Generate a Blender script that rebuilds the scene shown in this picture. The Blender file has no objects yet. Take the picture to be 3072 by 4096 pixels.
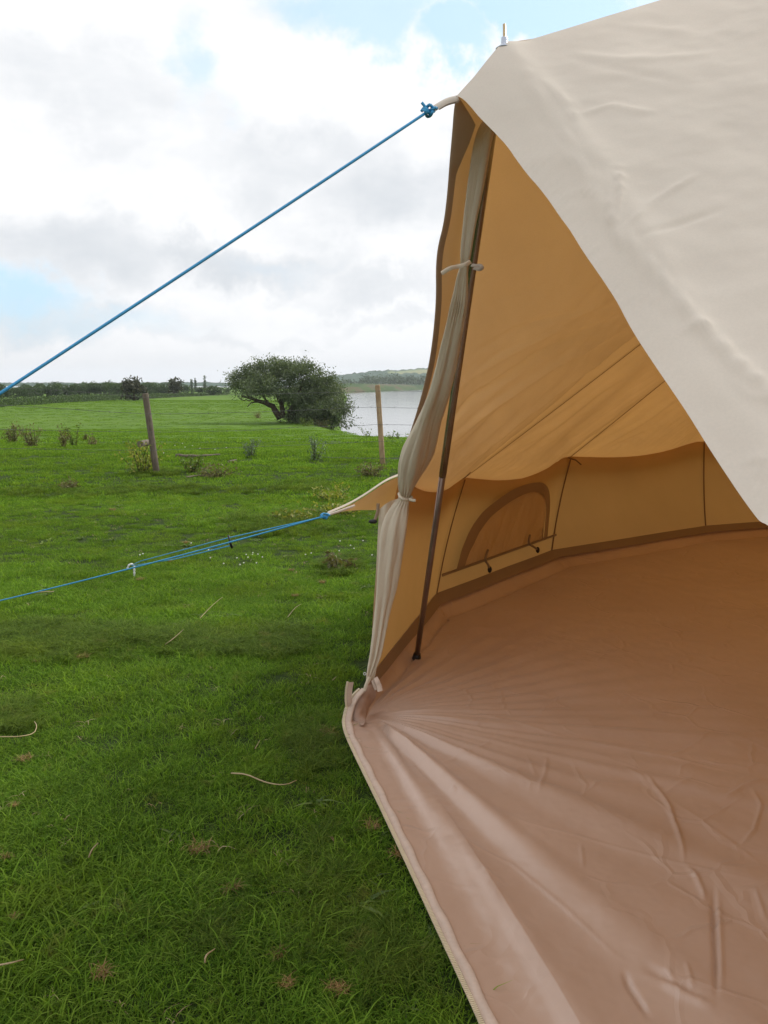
import bpy, math, random
import numpy as np
from mathutils import Vector, Matrix
random.seed(7); RNG = np.random.default_rng(11)
SC = bpy.context.scene
COL = SC.collection
R = math.radians

# ------------------------------------------------------------------ camera
PITCH = math.atan((2048 - 1546) / 3314.0)
FPX = 3314.0
CAMZ = 1.0
cam_d = bpy.data.cameras.new('camera'); cam = bpy.data.objects.new('camera', cam_d); COL.objects.link(cam)
cam.location = (0, 0, CAMZ); cam.rotation_euler = (math.pi / 2 - PITCH, 0, 0)
cam_d.sensor_fit = 'VERTICAL'; cam_d.sensor_height = 36.0; cam_d.lens = 36.0 * FPX / 4096.0
cam_d.clip_start = 0.02; cam_d.clip_end = 9000
SC.camera = cam
SC.render.resolution_x = 768; SC.render.resolution_y = 1024
SC.view_settings.view_transform = 'Standard'; SC.view_settings.look = 'None'
SC.view_settings.gamma = 1.0; SC.view_settings.exposure = 0.35
SC.render.engine = 'CYCLES'
SC.cycles.max_bounces = 7; SC.cycles.diffuse_bounces = 4; SC.cycles.transmission_bounces = 5
SC.cycles.transparent_max_bounces = 8

_c, _s = math.cos(PITCH), math.sin(PITCH)
def at(px, py, t):                       # a point seen at photo pixel (px, py), t metres along the view axis
    u = (px - 1536) / FPX; v = (py - 2048) / FPX
    return np.array([u * t, (_c - v * _s) * t, CAMZ + (-_s - v * _c) * t])
def ground_at(px, py, z=0.0):
    v = (py - 2048) / FPX
    return at(px, py, (z - CAMZ) / (-_s - v * _c))
def seen(P):                             # photo pixels of points
    P = np.asarray(P, float); x = P[..., 0]; y = P[..., 1]; z = P[..., 2] - CAMZ
    t = y * _c - z * _s; up = y * _s + z * _c
    t = np.where(t < 0.05, 0.05, t)
    return np.stack([1536 + FPX * x / t, 2048 - FPX * up / t], -1)

# ------------------------------------------------------------------ world
SUN_EL, SUN_AZ = 39.0, 50.0              # azimuth measured from +Y towards +X
sd = Vector((math.sin(R(SUN_AZ)) * math.cos(R(SUN_EL)), math.cos(R(SUN_AZ)) * math.cos(R(SUN_EL)), math.sin(R(SUN_EL))))
w = bpy.data.worlds.new('World'); SC.world = w; w.use_nodes = True
nt = w.node_tree; N = nt.nodes; L = nt.links; N.clear()
def wn(t, **k):
    n = N.new(t)
    for a, b in k.items(): setattr(n, a, b)
    return n
def setin(L_, sock, v):
    if hasattr(v, 'node') or isinstance(v, bpy.types.NodeSocket): L_.new(v, sock)
    else: sock.default_value = v
def wm(op, a, b=0.0, c=None, clamp=False):
    n = N.new('ShaderNodeMath'); n.operation = op; n.use_clamp = clamp
    setin(L, n.inputs[0], a); setin(L, n.inputs[1], b)
    if c is not None: setin(L, n.inputs[2], c)
    return n.outputs[0]
def wmix(f, a, b):
    n = N.new('ShaderNodeMix'); n.data_type = 'RGBA'
    setin(L, n.inputs[0], f); setin(L, n.inputs[6], a); setin(L, n.inputs[7], b)
    return n.outputs[2]
tc = wn('ShaderNodeTexCoord'); gen = tc.outputs['Generated']
sky = wn('ShaderNodeTexSky'); sky.sky_type = 'NISHITA'; sky.sun_disc = False
sky.sun_elevation = R(SUN_EL); sky.sun_rotation = R(SUN_AZ); sky.air_density = 1.0; sky.dust_density = 1.5; sky.ozone_density = 1.5
skyc = wn('ShaderNodeVectorMath', operation='SCALE'); L.new(sky.outputs[0], skyc.inputs[0]); skyc.inputs['Scale'].default_value = 0.125
def noise(vec, scale, detail=5, rough=0.55, dist=0.0):
    n = wn('ShaderNodeTexNoise'); L.new(vec, n.inputs['Vector']); n.inputs['Scale'].default_value = scale
    n.inputs['Detail'].default_value = detail; n.inputs['Roughness'].default_value = rough; n.inputs['Distortion'].default_value = dist
    return n
mp = wn('ShaderNodeMapping'); L.new(gen, mp.inputs[0]); mp.inputs['Scale'].default_value = (1, 1, 2.1)
n_big = noise(mp.outputs[0], 3.4, 7, 0.55, 0.25)
n_fine = noise(mp.outputs[0], 11.0, 6, 0.6)
# warp used for the placed cloud masses
wv = noise(gen, 6.5, 8, 0.62)
wsub = wn('ShaderNodeVectorMath', operation='SUBTRACT'); L.new(wv.outputs['Color'], wsub.inputs[0]); wsub.inputs[1].default_value = (.5, .5, .5)
wsc = wn('ShaderNodeVectorMath', operation='SCALE'); L.new(wsub.outputs[0], wsc.inputs[0]); wsc.inputs['Scale'].default_value = 0.22
wadd = wn('ShaderNodeVectorMath', operation='ADD'); L.new(gen, wadd.inputs[0]); L.new(wsc.outputs[0], wadd.inputs[1])
def blob(px, py, rx, ry, soft=0.55):
    d = at(px, py, 1.0); d[2] -= CAMZ; n_ = np.linalg.norm(d); d = d / n_
    k = 1.0 / (FPX * n_)
    a = wn('ShaderNodeVectorMath', operation='SUBTRACT'); L.new(wadd.outputs[0], a.inputs[0]); a.inputs[1].default_value = tuple(d)
    m = wn('ShaderNodeVectorMath', operation='MULTIPLY'); L.new(a.outputs[0], m.inputs[0])
    m.inputs[1].default_value = (1 / (rx * k), 1 / (max(rx, ry) * k), 1 / (ry * k))
    l = wn('ShaderNodeVectorMath', operation='LENGTH'); L.new(m.outputs[0], l.inputs[0])
    r = wn('ShaderNodeMapRange'); r.interpolation_type = 'SMOOTHSTEP'; L.new(l.outputs['Value'], r.inputs[0])
    r.inputs[1].default_value = 1.5; r.inputs[2].default_value = 1.5 - soft * 1.8; r.inputs[3].default_value = 0; r.inputs[4].default_value = 1
    return r.outputs[0]
def blobs(lst):
    o = None
    for (px, py, rx, ry, s, wt) in lst:
        b = wm('MULTIPLY', blob(px, py, rx, ry, s), wt)
        o = b if o is None else wm('MAXIMUM', o, b)
    return o
blue = blobs([(1480, 90, 330, 120, .5, .75), (1880, 240, 170, 120, .4, .85), (2180, 40, 260, 130, .4, .9), (1880, 0, 300, 90, .5, .9),
              (770, 270, 120, 190, .6, .55), (2500, 0, 160, 60, .4, .6),
              (60, 1170, 360, 100, .75, .95), (420, 1270, 420, 75, .8, .45), (1150, 1010, 200, 50, .8, .15)])
grey = blobs([(1150, 640, 520, 130, .75, .30), (1600, 780, 420, 170, .7, .36), (350, 980, 620, 170, .75, .50), (980, 1010, 520, 110, .75, .55),
              (1550, 1120, 320, 80, .7, .35), (200, 330, 420, 170, .75, .30), (480, 480, 260, 110, .7, .22), (250, 1230, 520, 110, .7, .4), (1620, 1270, 220, 45, .7, .25),
              (1080, 1340, 300, 40, .7, .22), (700, 1330, 200, 40, .7, .16)])
ng = wn('ShaderNodeMapRange'); L.new(n_big.outputs[0], ng.inputs[0]); ng.inputs[1].default_value = .48; ng.inputs[2].default_value = .72; ng.inputs[3].default_value = 0; ng.inputs[4].default_value = .14
nf = wn('ShaderNodeMapRange'); L.new(n_fine.outputs[0], nf.inputs[0]); nf.inputs[1].default_value = .35; nf.inputs[2].default_value = .7; nf.inputs[3].default_value = -.10; nf.inputs[4].default_value = .10
gsum = wm('ADD', wm('ADD', grey, ng.outputs[0]), nf.outputs[0], clamp=True)
cloud = wmix(gsum, (.85, .852, .86, 1), (.38, .43, .485, 1))
skypale = wmix(0.62, skyc.outputs[0], (.50, .78, 1.0, 1))
full = wmix(blue, cloud, skypale)
sdot = wn('ShaderNodeVectorMath', operation='DOT_PRODUCT'); L.new(gen, sdot.inputs[0]); sdot.inputs[1].default_value = tuple(sd)
lobe = wn('ShaderNodeMapRange'); lobe.interpolation_type = 'SMOOTHSTEP'; L.new(sdot.outputs['Value'], lobe.inputs[0]); lobe.inputs[1].default_value = .955; lobe.inputs[2].default_value = 1.0; lobe.inputs[3].default_value = 1.0; lobe.inputs[4].default_value = 4.0
lsc = wn('ShaderNodeVectorMath', operation='SCALE'); L.new(full, lsc.inputs[0]); L.new(lobe.outputs[0], lsc.inputs['Scale']); full = lsc.outputs[0]
bg = wn('ShaderNodeBackground'); L.new(full, bg.inputs[0]); bg.inputs[1].default_value = 1.0
wo = wn('ShaderNodeOutputWorld'); L.new(bg.outputs[0], wo.inputs[0])

sun_d = bpy.data.lights.new('sun', 'SUN'); sun_d.energy = 2.3; sun_d.angle = R(16); sun_d.color = (1, .96, .88)
sun = bpy.data.objects.new('sun', sun_d); COL.objects.link(sun); sun.rotation_euler = sd.to_track_quat('Z', 'Y').to_euler(); sun.location = (20, 20, 30)

# ------------------------------------------------------------------ tags and mesh helpers
def tag(o, label=None, cat=None, group=None, kind=None):
    if label: o['label'] = label
    if cat: o['category'] = cat
    if group: o['group'] = group
    if kind: o['kind'] = kind
    return o
def empty(name, loc=(0, 0, 0), rz=0.0):
    o = bpy.data.objects.new(name, None); COL.objects.link(o); o.location = loc; o.rotation_euler = (0, 0, rz)
    o.empty_display_size = .1; return o
def mesh_obj(name, V, F, mat, parent=None, smooth=True, mats=None, mi=None):
    me = bpy.data.meshes.new(name); V = np.asarray(V, np.float32)
    if isinstance(F, np.ndarray):
        me.vertices.add(len(V)); me.vertices.foreach_set('co', V.ravel())
        k = F.shape[1]; me.loops.add(F.size); me.loops.foreach_set('vertex_index', F.astype(np.int32).ravel())
        me.polygons.add(len(F)); me.polygons.foreach_set('loop_start', np.arange(0, F.size, k, dtype=np.int32))
        me.polygons.foreach_set('loop_total', np.full(len(F), k, np.int32)); me.update(calc_edges=True)
    else:
        me.from_pydata([tuple(map(float, v)) for v in V], [], F)
    me.polygons.foreach_set('use_smooth', [smooth] * len(me.polygons))
    for m in (mats or [mat]): me.materials.append(m)
    if mi is not None: me.polygons.foreach_set('material_index', np.asarray(mi, np.int32))
    me.update()
    o = bpy.data.objects.new(name, me); COL.objects.link(o)
    if parent is not None: o.parent = parent
    return o
def local(parent, P):                    # world points into a parent's (translated only) frame
    return np.asarray(P, float) - np.array(parent.location)
def grid_faces(nu, nv, closed=False, off=0):
    i = np.arange(nu if closed else nu - 1)[:, None]; j = np.arange(nv - 1)[None, :]
    i2 = (i + 1) % nu
    return (np.stack([i * nv + j, i2 * nv + j, i2 * nv + j + 1, i * nv + j + 1], -1).reshape(-1, 4) + off)
class MB:
    def __init__(s): s.V = []; s.F = []; s.n = 0; s.M = []
    def add(s, V, F, m=0):
        V = np.asarray(V, float).reshape(-1, 3); s.V.append(V)
        for f in (F.tolist() if isinstance(F, np.ndarray) else F): s.F.append([a + s.n for a in f]); s.M.append(m)
        s.n += len(V)
    def tube(s, pts, rad, seg=8, cap=True, m=0, prof=None):
        pts = np.asarray(pts, float); n = len(pts)
        rad = np.full(n, rad) if np.isscalar(rad) else np.asarray(rad, float)
        T = np.gradient(pts, axis=0); T /= (np.linalg.norm(T, axis=1)[:, None] + 1e-12)
        up = np.array([0, 0, 1.0]) if abs(T[0][2]) < .9 else np.array([1.0, 0, 0])
        a = np.cross(T[0], up); a /= np.linalg.norm(a); A = []
        for i in range(n):
            a = a - T[i] * np.dot(a, T[i]); a /= np.linalg.norm(a) + 1e-12; A.append(a.copy())
        A = np.array(A); B = np.cross(T, A)
        th = np.linspace(0, 2 * math.pi, seg, endpoint=False)
        V = pts[:, None, :] + rad[:, None, None] * (np.cos(th)[None, :, None] * A[:, None, :] + np.sin(th)[None, :, None] * B[:, None, :])
        F = []
        for i in range(n - 1):
            for j in range(seg): F.append([i * seg + j, i * seg + (j + 1) % seg, (i + 1) * seg + (j + 1) % seg, (i + 1) * seg + j])
        if cap: F.append(list(range(seg))[::-1]); F.append([(n - 1) * seg + j for j in range(seg)])
        s.add(V, F, m)
    def box(s, c, h, rot=None, m=0):
        v = np.array([[x, y, z] for x in (-1, 1) for y in (-1, 1) for z in (-1, 1)], float) * np.array(h)
        if rot is not None: v = v @ np.asarray(rot).T
        s.add(v + np.array(c), [[0, 1, 3, 2], [4, 6, 7, 5], [0, 4, 5, 1], [2, 3, 7, 6], [0, 2, 6, 4], [1, 5, 7, 3]], m)
    def ell(s, c, r, n=10, m=0):
        V = []; F = []
        for i in range(n + 1):
            ph = math.pi * i / n
            for j in range(2 * n):
                th = math.pi * j / n; V.append([c[0] + r[0] * math.sin(ph) * math.cos(th), c[1] + r[1] * math.sin(ph) * math.sin(th), c[2] + r[2] * math.cos(ph)])
        for i in range(n):
            for j in range(2 * n): F.append([i * 2 * n + j, (i + 1) * 2 * n + j, (i + 1) * 2 * n + (j + 1) % (2 * n), i * 2 * n + (j + 1) % (2 * n)])
        s.add(V, F, m)
    def build(s, name, mat, parent=None, smooth=True, mats=None):
        V = np.vstack(s.V)
        if parent is not None: V = local(parent, V)
        return mesh_obj(name, V, s.F, mat, parent, smooth, mats, s.M if mats else None)
def resample(P, n):
    P = np.asarray(P, float); d = np.r_[0, np.cumsum(np.linalg.norm(np.diff(P, axis=0), axis=1))]; q = np.linspace(0, d[-1], n)
    return np.stack([np.interp(q, d, P[:, k]) for k in range(P.shape[1])], -1)
def smoothc(P, n, it=3):                 # Chaikin then resample
    P = np.asarray(P, float)
    for _ in range(it):
        Q = [P[0]]
        for a, b in zip(P[:-1], P[1:]): Q += [a * .75 + b * .25, a * .25 + b * .75]
        Q.append(P[-1]); P = np.array(Q)
    return resample(P, n)
def lattice(n, seed): return np.random.default_rng(seed).random((n, n))
_lat = lattice(256, 5)
def vnoise(x, y, seed=0):
    x = np.asarray(x, float) + seed * 17.3; y = np.asarray(y, float) + seed * 9.1
    xi = np.floor(x).astype(int); yi = np.floor(y).astype(int); fx = x - xi; fy = y - yi
    fx = fx * fx * (3 - 2 * fx); fy = fy * fy * (3 - 2 * fy)
    g = lambda a, b: _lat[a % 256, b % 256]
    return (g(xi, yi) * (1 - fx) + g(xi + 1, yi) * fx) * (1 - fy) + (g(xi, yi + 1) * (1 - fx) + g(xi + 1, yi + 1) * fx) * fy - .5
def fbm(x, y, o=4, seed=0):
    r = 0; a = 1
    for k in range(o): r = r + a * vnoise(x * 2 ** k, y * 2 ** k, seed + k); a *= .5
    return r
def sstep(a, b, x): t = np.clip((x - a) / (b - a), 0, 1); return t * t * (3 - 2 * t)
def normals(P):
    a = np.gradient(P, axis=0); b = np.gradient(P, axis=1); n = np.cross(a, b); return n / (np.linalg.norm(n, axis=-1)[..., None] + 1e-12)
def polydist(Q, pl):                      # distance of 2-D points to a polyline and the fraction along it
    pl = np.asarray(pl, float); best = np.full(Q.shape[:-1], 1e9); fr = np.zeros(Q.shape[:-1]); side = np.zeros(Q.shape[:-1])
    ln = np.linalg.norm(np.diff(pl, axis=0), axis=1); tot = ln.sum(); acc = 0
    for (a, b, l) in zip(pl[:-1], pl[1:], ln):
        d = (b - a) / l; r = Q - a; t = np.clip(r @ d, 0, l); e = r - t[..., None] * d; dd = np.hypot(e[..., 0], e[..., 1])
        s_ = r[..., 0] * d[1] - r[..., 1] * d[0]
        m = dd < best; best = np.where(m, dd, best); fr = np.where(m, (acc + t) / tot, fr); side = np.where(m, np.sign(s_), side); acc += l
    return best, fr, side
def ridge(Q, pl, wd, amp, taper=.25, asym=0.0):
    d, f, s = polydist(Q, pl); env = np.minimum(1, np.minimum(f, 1 - f) / taper + .02)
    ww = wd * (1 + asym * s); return amp * env * np.exp(-(d / ww) ** 2)

# ------------------------------------------------------------------ materials
def new_mat(name):
    m = bpy.data.materials.new(name); m.use_nodes = True; m.node_tree.nodes.clear(); return m, m.node_tree.nodes, m.node_tree.links
class NB:
    def __init__(s, name): s.m, s.N, s.L = new_mat(name); s.o = s.N.new('ShaderNodeOutputMaterial')
    def n(s, t, **k):
        x = s.N.new(t)
        for a, b in k.items(): setattr(x, a, b)
        return x
    def si(s, sock, v):
        if isinstance(v, bpy.types.NodeSocket): s.L.new(v, sock)
        elif isinstance(v, (tuple, list)) and len(v) == 3 and sock.type == 'RGBA': sock.default_value = (*v, 1)
        else: sock.default_value = v
    def pos(s, scale=(1, 1, 1), obj=False, rot=(0, 0, 0)):
        if obj: src = s.n('ShaderNodeTexCoord').outputs['Object']
        else: src = s.n('ShaderNodeNewGeometry').outputs['Position']
        m = s.n('ShaderNodeMapping'); s.L.new(src, m.inputs[0]); m.inputs['Scale'].default_value = scale; m.inputs['Rotation'].default_value = rot; return m.outputs[0]
    def noise(s, vec, sc, det=4, ro=.55, di=0.0):
        x = s.n('ShaderNodeTexNoise'); s.L.new(vec, x.inputs['Vector']); x.inputs['Scale'].default_value = sc; x.inputs['Detail'].default_value = det
        x.inputs['Roughness'].default_value = ro; x.inputs['Distortion'].default_value = di; return x.outputs[0]
    def ramp(s, f, stops):
        r = s.n('ShaderNodeValToRGB'); s.L.new(f, r.inputs[0]); e = r.color_ramp.elements
        while len(e) > 1: e.remove(e[-1])
        e[0].position = stops[0][0]; e[0].color = (*stops[0][1], 1)
        for p, c in stops[1:]: x = e.new(p); x.color = (*c, 1)
        return r.outputs[0]
    def rng(s, f, a, b, c, d):
        r = s.n('ShaderNodeMapRange'); s.si(r.inputs[0], f)
        for i, v in enumerate((a, b, c, d)): r.inputs[i + 1].default_value = v
        return r.outputs[0]
    def math(s, op, a, b=0.0):
        x = s.n('ShaderNodeMath', operation=op); s.si(x.inputs[0], a); s.si(x.inputs[1], b); return x.outputs[0]
    def mix(s, f, a, b, blend='MIX'):
        x = s.n('ShaderNodeMix', data_type='RGBA', blend_type=blend); s.si(x.inputs[0], f); s.si(x.inputs[6], a); s.si(x.inputs[7], b); return x.outputs[2]
    def bump(s, h, st, d=.01, nrm=None):
        x = s.n('ShaderNodeBump'); s.si(x.inputs['Height'], h); x.inputs['Strength'].default_value = st; x.inputs['Distance'].default_value = d
        if nrm is not None: s.L.new(nrm, x.inputs['Normal'])
        return x.outputs[0]
    def pbr(s, col, rough=.6, spec=.5, metal=0.0, nrm=None, **k):
        p = s.n('ShaderNodeBsdfPrincipled'); s.si(p.inputs['Base Color'], col); s.si(p.inputs['Roughness'], rough); s.si(p.inputs['Metallic'], metal)
        s.si(p.inputs['Specular IOR Level'], spec)
        if nrm is not None: s.L.new(nrm, p.inputs['Normal'])
        for a, b in k.items(): s.si(p.inputs[a], b)
        return p.outputs[0]
    def mixsh(s, f, a, b):
        x = s.n('ShaderNodeMixShader'); s.si(x.inputs[0], f); s.L.new(a, x.inputs[1]); s.L.new(b, x.inputs[2]); return x.outputs[0]
    def out(s, sh): s.L.new(sh, s.o.inputs[0]); return s.m

def canvas_mat(name, refl, trans, f, wr=1.0, stain=.06, scale=1.0):
    b = NB(name); p = b.pos()
    big = b.noise(p, 2.3 * scale, 3, .5); mid = b.noise(p, 8 * scale, 2, .5); fine = b.noise(p, 260, 2, .6)
    weave = b.noise(b.pos((1, 1, .25)), 900, 1, .5)
    k = b.rng(big, .3, .7, 1 - stain, 1 + stain * .6); k2 = b.rng(fine, .3, .7, .98, 1.02)
    kk = b.math('MULTIPLY', k, k2)
    sc = lambda c: (lambda x: (b.si(x.inputs[0], c), b.si(x.inputs['Scale'], kk), x.outputs[0])[-1])(b.n('ShaderNodeVectorMath', operation='SCALE'))
    cr = b.n('ShaderNodeTexVoronoi', feature='DISTANCE_TO_EDGE'); b.L.new(b.pos((1, 1, 1)), cr.inputs['Vector']); cr.inputs['Scale'].default_value = 7
    n1 = b.bump(mid, .28 * wr, .02); n2 = b.bump(big, .4 * wr, .05, n1); n3 = b.bump(weave, .10, .0008, n2)
    d = b.n('ShaderNodeBsdfDiffuse'); b.si(d.inputs[0], sc(refl)); b.L.new(n3, d.inputs['Normal'])
    t = b.n('ShaderNodeBsdfTranslucent'); b.si(t.inputs[0], sc(trans)); b.L.new(n3, t.inputs['Normal'])
    return b.out(b.mixsh(f, d.outputs[0], t.outputs[0]))
M = {}
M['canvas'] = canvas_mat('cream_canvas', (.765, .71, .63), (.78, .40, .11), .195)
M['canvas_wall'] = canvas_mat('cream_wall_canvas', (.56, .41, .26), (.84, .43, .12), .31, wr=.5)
M['flap'] = canvas_mat('door_flap_canvas', (.66, .58, .46), (.62, .42, .22), .14, wr=.7)
M['hem'] = canvas_mat('doubled_canvas_hem', (.46, .39, .32), (.40, .30, .20), .24, wr=.5)
M['band'] = canvas_mat('doubled_window_band', (.37, .28, .20), (.42, .26, .13), .27, wr=.5)
M['winflap'] = canvas_mat('window_flap_canvas', (.62, .50, .34), (.80, .53, .25), .36, wr=1.0, scale=2)
M['cord'] = NB('beige_cord'); M['cord'] = M['cord'].out(M['cord'].pbr((.42, .33, .22), .8))
M['seam'] = NB('seam_tape'); M['seam'] = M['seam'].out(M['seam'].pbr((.22, .13, .075), .85, .2))

def sheet_mat():
    b = NB('pvc_groundsheet'); p = b.pos()
    big = b.noise(p, 1.6, 4, .5, .5); mid = b.noise(p, 7, 3, .5); fine = b.noise(p, 420, 2, .6); dirt = b.noise(p, 38, 6, .75)
    dm = b.rng(dirt, .70, .80, 0, .35); sc = b.noise(p, 4, 2, .5); dm = b.math('MULTIPLY', dm, b.rng(sc, .45, .65, 0, 1))
    base = b.mix(b.rng(big, .3, .7, 0, 1), (.46, .312, .235), (.54, .385, .305))
    col = b.mix(dm, base, (.13, .09, .06))
    wr = b.n('ShaderNodeTexWave', wave_type='BANDS'); b.L.new(b.pos((1, 1, 1), rot=(0, 0, .9)), wr.inputs[0]); wr.inputs['Scale'].default_value = 1.6
    wr.inputs['Distortion'].default_value = 9; wr.inputs['Detail'].default_value = 3; wr.inputs['Detail Scale'].default_value = .8
    n1 = b.bump(mid, .55, .02); 
    wp = b.n('ShaderNodeTexNoise'); b.L.new(p, wp.inputs['Vector']); wp.inputs['Scale'].default_value = 3.5; wp.inputs['Detail'].default_value = 3
    va = b.n('ShaderNodeVectorMath', operation='MULTIPLY_ADD'); b.L.new(wp.outputs['Color'], va.inputs[0]); va.inputs[1].default_value = (.22, .22, .22); b.L.new(p, va.inputs[2])
    vo = b.n('ShaderNodeTexVoronoi', feature='DISTANCE_TO_EDGE'); b.L.new(va.outputs[0], vo.inputs['Vector']); vo.inputs['Scale'].default_value = 5.5
    cz = b.math('MULTIPLY', b.rng(vo.outputs['Distance'], 0, .055, 1, 0), b.rng(b.noise(p, 2.2, 2), .46, .62, 0, 1))
    n1 = b.bump(cz, .55, .0035, n1); n3 = b.bump(fine, .12, .001, n1)
    return b.out(b.pbr(col, b.rng(fine, .3, .7, .30, .38), .6, nrm=n3, **{'Sheen Weight': .15}))
M['sheet'] = sheet_mat()
def simple(name, col, rough=.6, spec=.4, metal=0.0, var=.12, sc=30, bump=.2, bd=.003):
    b = NB(name); p = b.pos(obj=True); n = b.noise(p, sc, 4, .6)
    c2 = tuple(x * (1 - var * 2) for x in col)
    return b.out(b.pbr(b.mix(n, c2, tuple(min(1, x * (1 + var)) for x in col)), rough, spec, metal, b.bump(n, bump, bd)))
M['tape'] = simple('pink_zip_tape', (.56, .43, .35), .75, .2, sc=60)
M['teeth'] = simple('cream_zip_teeth', (.70, .60, .42), .45, .5)
M['rope'] = simple('blue_guy_rope', (.055, .36, .68), .55, .4, sc=400, var=.3, bump=.8, bd=.001)
M['metal'] = simple('dark_steel_tube', (.34, .33, .29), .20, .5, .85, sc=18, var=.2, bump=.03)
M['metal_low'] = simple('brown_steel_tube', (.24, .17, .14), .28, .5, .6, sc=18, var=.2, bump=.03)
M['black'] = simple('black_plastic', (.02, .02, .022), .4)
M['white'] = simple('white_peg_plastic', (.72, .74, .72), .4)
M['spike'] = simple('brass_spike', (.55, .42, .24), .35, .5, .5)
M['washer'] = simple('clear_washer', (.55, .60, .72), .15, .6)

def wood_mat(name, a, c):
    b = NB(name); p = b.pos((1, 1, .12), obj=True); n = b.noise(p, 60, 5, .65, .8); q = b.noise(b.pos(obj=True), 6, 3)
    col = b.mix(b.rng(n, .3, .7, 0, 1), a, c); col = b.mix(b.rng(q, .45, .7, 0, .5), col, tuple(x * .55 for x in a))
    return b.out(b.pbr(col, .85, .2, nrm=b.bump(n, .6, .006)))
M['wood_tan'] = wood_mat('tan_post_wood', (.30, .20, .12), (.47, .35, .22))
M['wood_grey'] = wood_mat('weathered_post_wood', (.09, .075, .055), (.20, .165, .13))
M['wire'] = simple('galvanised_wire', (.13, .135, .13), .5, .5, .6)
M['bark'] = wood_mat('dark_bark', (.045, .032, .022), (.10, .075, .05))

def leafy(name, c1, c2, c3, tr=.3, rough=.55, spec=.25, world=.0):
    b = NB(name); at_ = b.n('ShaderNodeAttribute', attribute_name='rnd'); oi = b.n('ShaderNodeObjectInfo')
    col = b.ramp(at_.outputs['Fac'], [(0, c1), (.5, c2), (1, c3)])
    k = b.rng(oi.outputs['Random'], 0, 1, .82, 1.18)
    if world:
        g = b.noise(b.pos(), world, 4, .6, .5); k = b.math('MULTIPLY', k, b.rng(g, .32, .68, .80, 1.2)); g2 = b.noise(b.pos(), world * 2.7, 3, .6); g3 = b.noise(b.pos(), 13, 3, .7); col = b.mix(b.rng(g2, .50, .72, 0, .35), col, (.19, .235, .022)); col = b.mix(b.rng(g3, .60, .72, 0, .6), col, (.030, .050, .014)); col = b.mix(b.rng(g3, .40, .30, 0, .45), col, (.22, .20, .06))
    sc = b.n('ShaderNodeVectorMath', operation='SCALE'); b.L.new(col, sc.inputs[0]); b.si(sc.inputs['Scale'], k)
    d = b.pbr(sc.outputs[0], rough, spec); t = b.n('ShaderNodeBsdfTranslucent')
    b.L.new(b.mix(1.0, sc.outputs[0], (1.5, 1.5, .6), 'MULTIPLY'), t.inputs[0])
    return b.out(b.mixsh(tr, d, t.outputs[0]))
M['grass'] = leafy('grass_blades', (.054, .114, .014), (.114, .222, .020), (.205, .325, .042), .40, .7, .08, world=.9)
M['grass_long'] = leafy('long_grass_blades', (.048, .084, .014), (.095, .160, .022), (.17, .24, .042), .35, .7, .08, world=.9)
M['straw'] = leafy('dry_straw', (.22, .15, .08), (.36, .27, .15), (.48, .38, .24), .2)
M['dead'] = leafy('dead_rush', (.15, .085, .03), (.28, .17, .065), (.40, .27, .12), .15)
M['leaf'] = leafy('willow_leaves', (.040, .058, .030), (.085, .115, .062), (.170, .205, .130), .28)
M['leaf_far'] = leafy('wood_leaves', (.030, .058, .020), (.055, .094, .032), (.090, .135, .050), .25)
M['leaf_dark'] = leafy('copper_leaves', (.026, .034, .018), (.045, .050, .026), (.070, .070, .036), .2)
M['weed'] = leafy('nettle_leaves', (.05, .09, .02), (.10, .16, .03), (.19, .24, .05), .3)
M['weed_y'] = leafy('yellowing_leaves', (.10, .13, .02), (.19, .22, .04), (.32, .31, .07), .3)
M['weed_br'] = leafy('browning_leaves', (.07, .06, .03), (.13, .12, .05), (.20, .20, .08), .25)
M['thistle'] = leafy('thistle_leaves', (.09, .15, .08), (.15, .22, .13), (.22, .30, .19), .2)
M['clover'] = simple('clover_white', (.75, .75, .68), .8)

def ground_mat():
    b = NB('pasture_turf'); p = b.pos()
    a = b.noise(p, .05, 5, .6); c = b.noise(p, .7, 6, .65); f = b.noise(p, 14, 5, .7); ff = b.noise(p, 90, 3, .7)
    col = b.mix(b.rng(c, .3, .7, 0, 1), (.056, .116, .014), (.115, .210, .023))
    col = b.mix(b.rng(a, .40, .66, 0, .45), col, (.130, .205, .028))
    col = b.mix(b.rng(f, .52, .76, 0, .7), col, (.022, .052, .008))
    col = b.mix(b.rng(ff, .6, .8, 0, .4), col, (.14, .17, .05))
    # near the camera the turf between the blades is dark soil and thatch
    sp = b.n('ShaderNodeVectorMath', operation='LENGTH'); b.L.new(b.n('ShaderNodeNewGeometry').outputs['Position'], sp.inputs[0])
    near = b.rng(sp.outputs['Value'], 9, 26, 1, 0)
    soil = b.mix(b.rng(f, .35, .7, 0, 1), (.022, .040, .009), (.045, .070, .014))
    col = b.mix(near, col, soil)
    sx = b.n('ShaderNodeSeparateXYZ'); b.L.new(b.n('ShaderNodeNewGeometry').outputs['Position'], sx.inputs[0])
    acr = b.math('MULTIPLY', b.rng(sx.outputs[1], 500, 540, 0, 1), b.rng(sx.outputs[0], -60, -40, 0, 1))
    bn = b.noise(b.pos((1, .2, 4)), .035, 4, .7); bank = b.ramp(bn, [(.40, (.035, .070, .018)), (.50, (.060, .095, .028)), (.58, (.10, .078, .048)), (.7, (.065, .105, .028))])
    col = b.mix(acr, col, bank)
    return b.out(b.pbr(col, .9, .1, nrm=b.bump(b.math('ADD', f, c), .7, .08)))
M['ground'] = ground_mat()
b = NB('bank_earth'); p = b.pos(); n_ = b.noise(p, .12, 5, .7)
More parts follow.
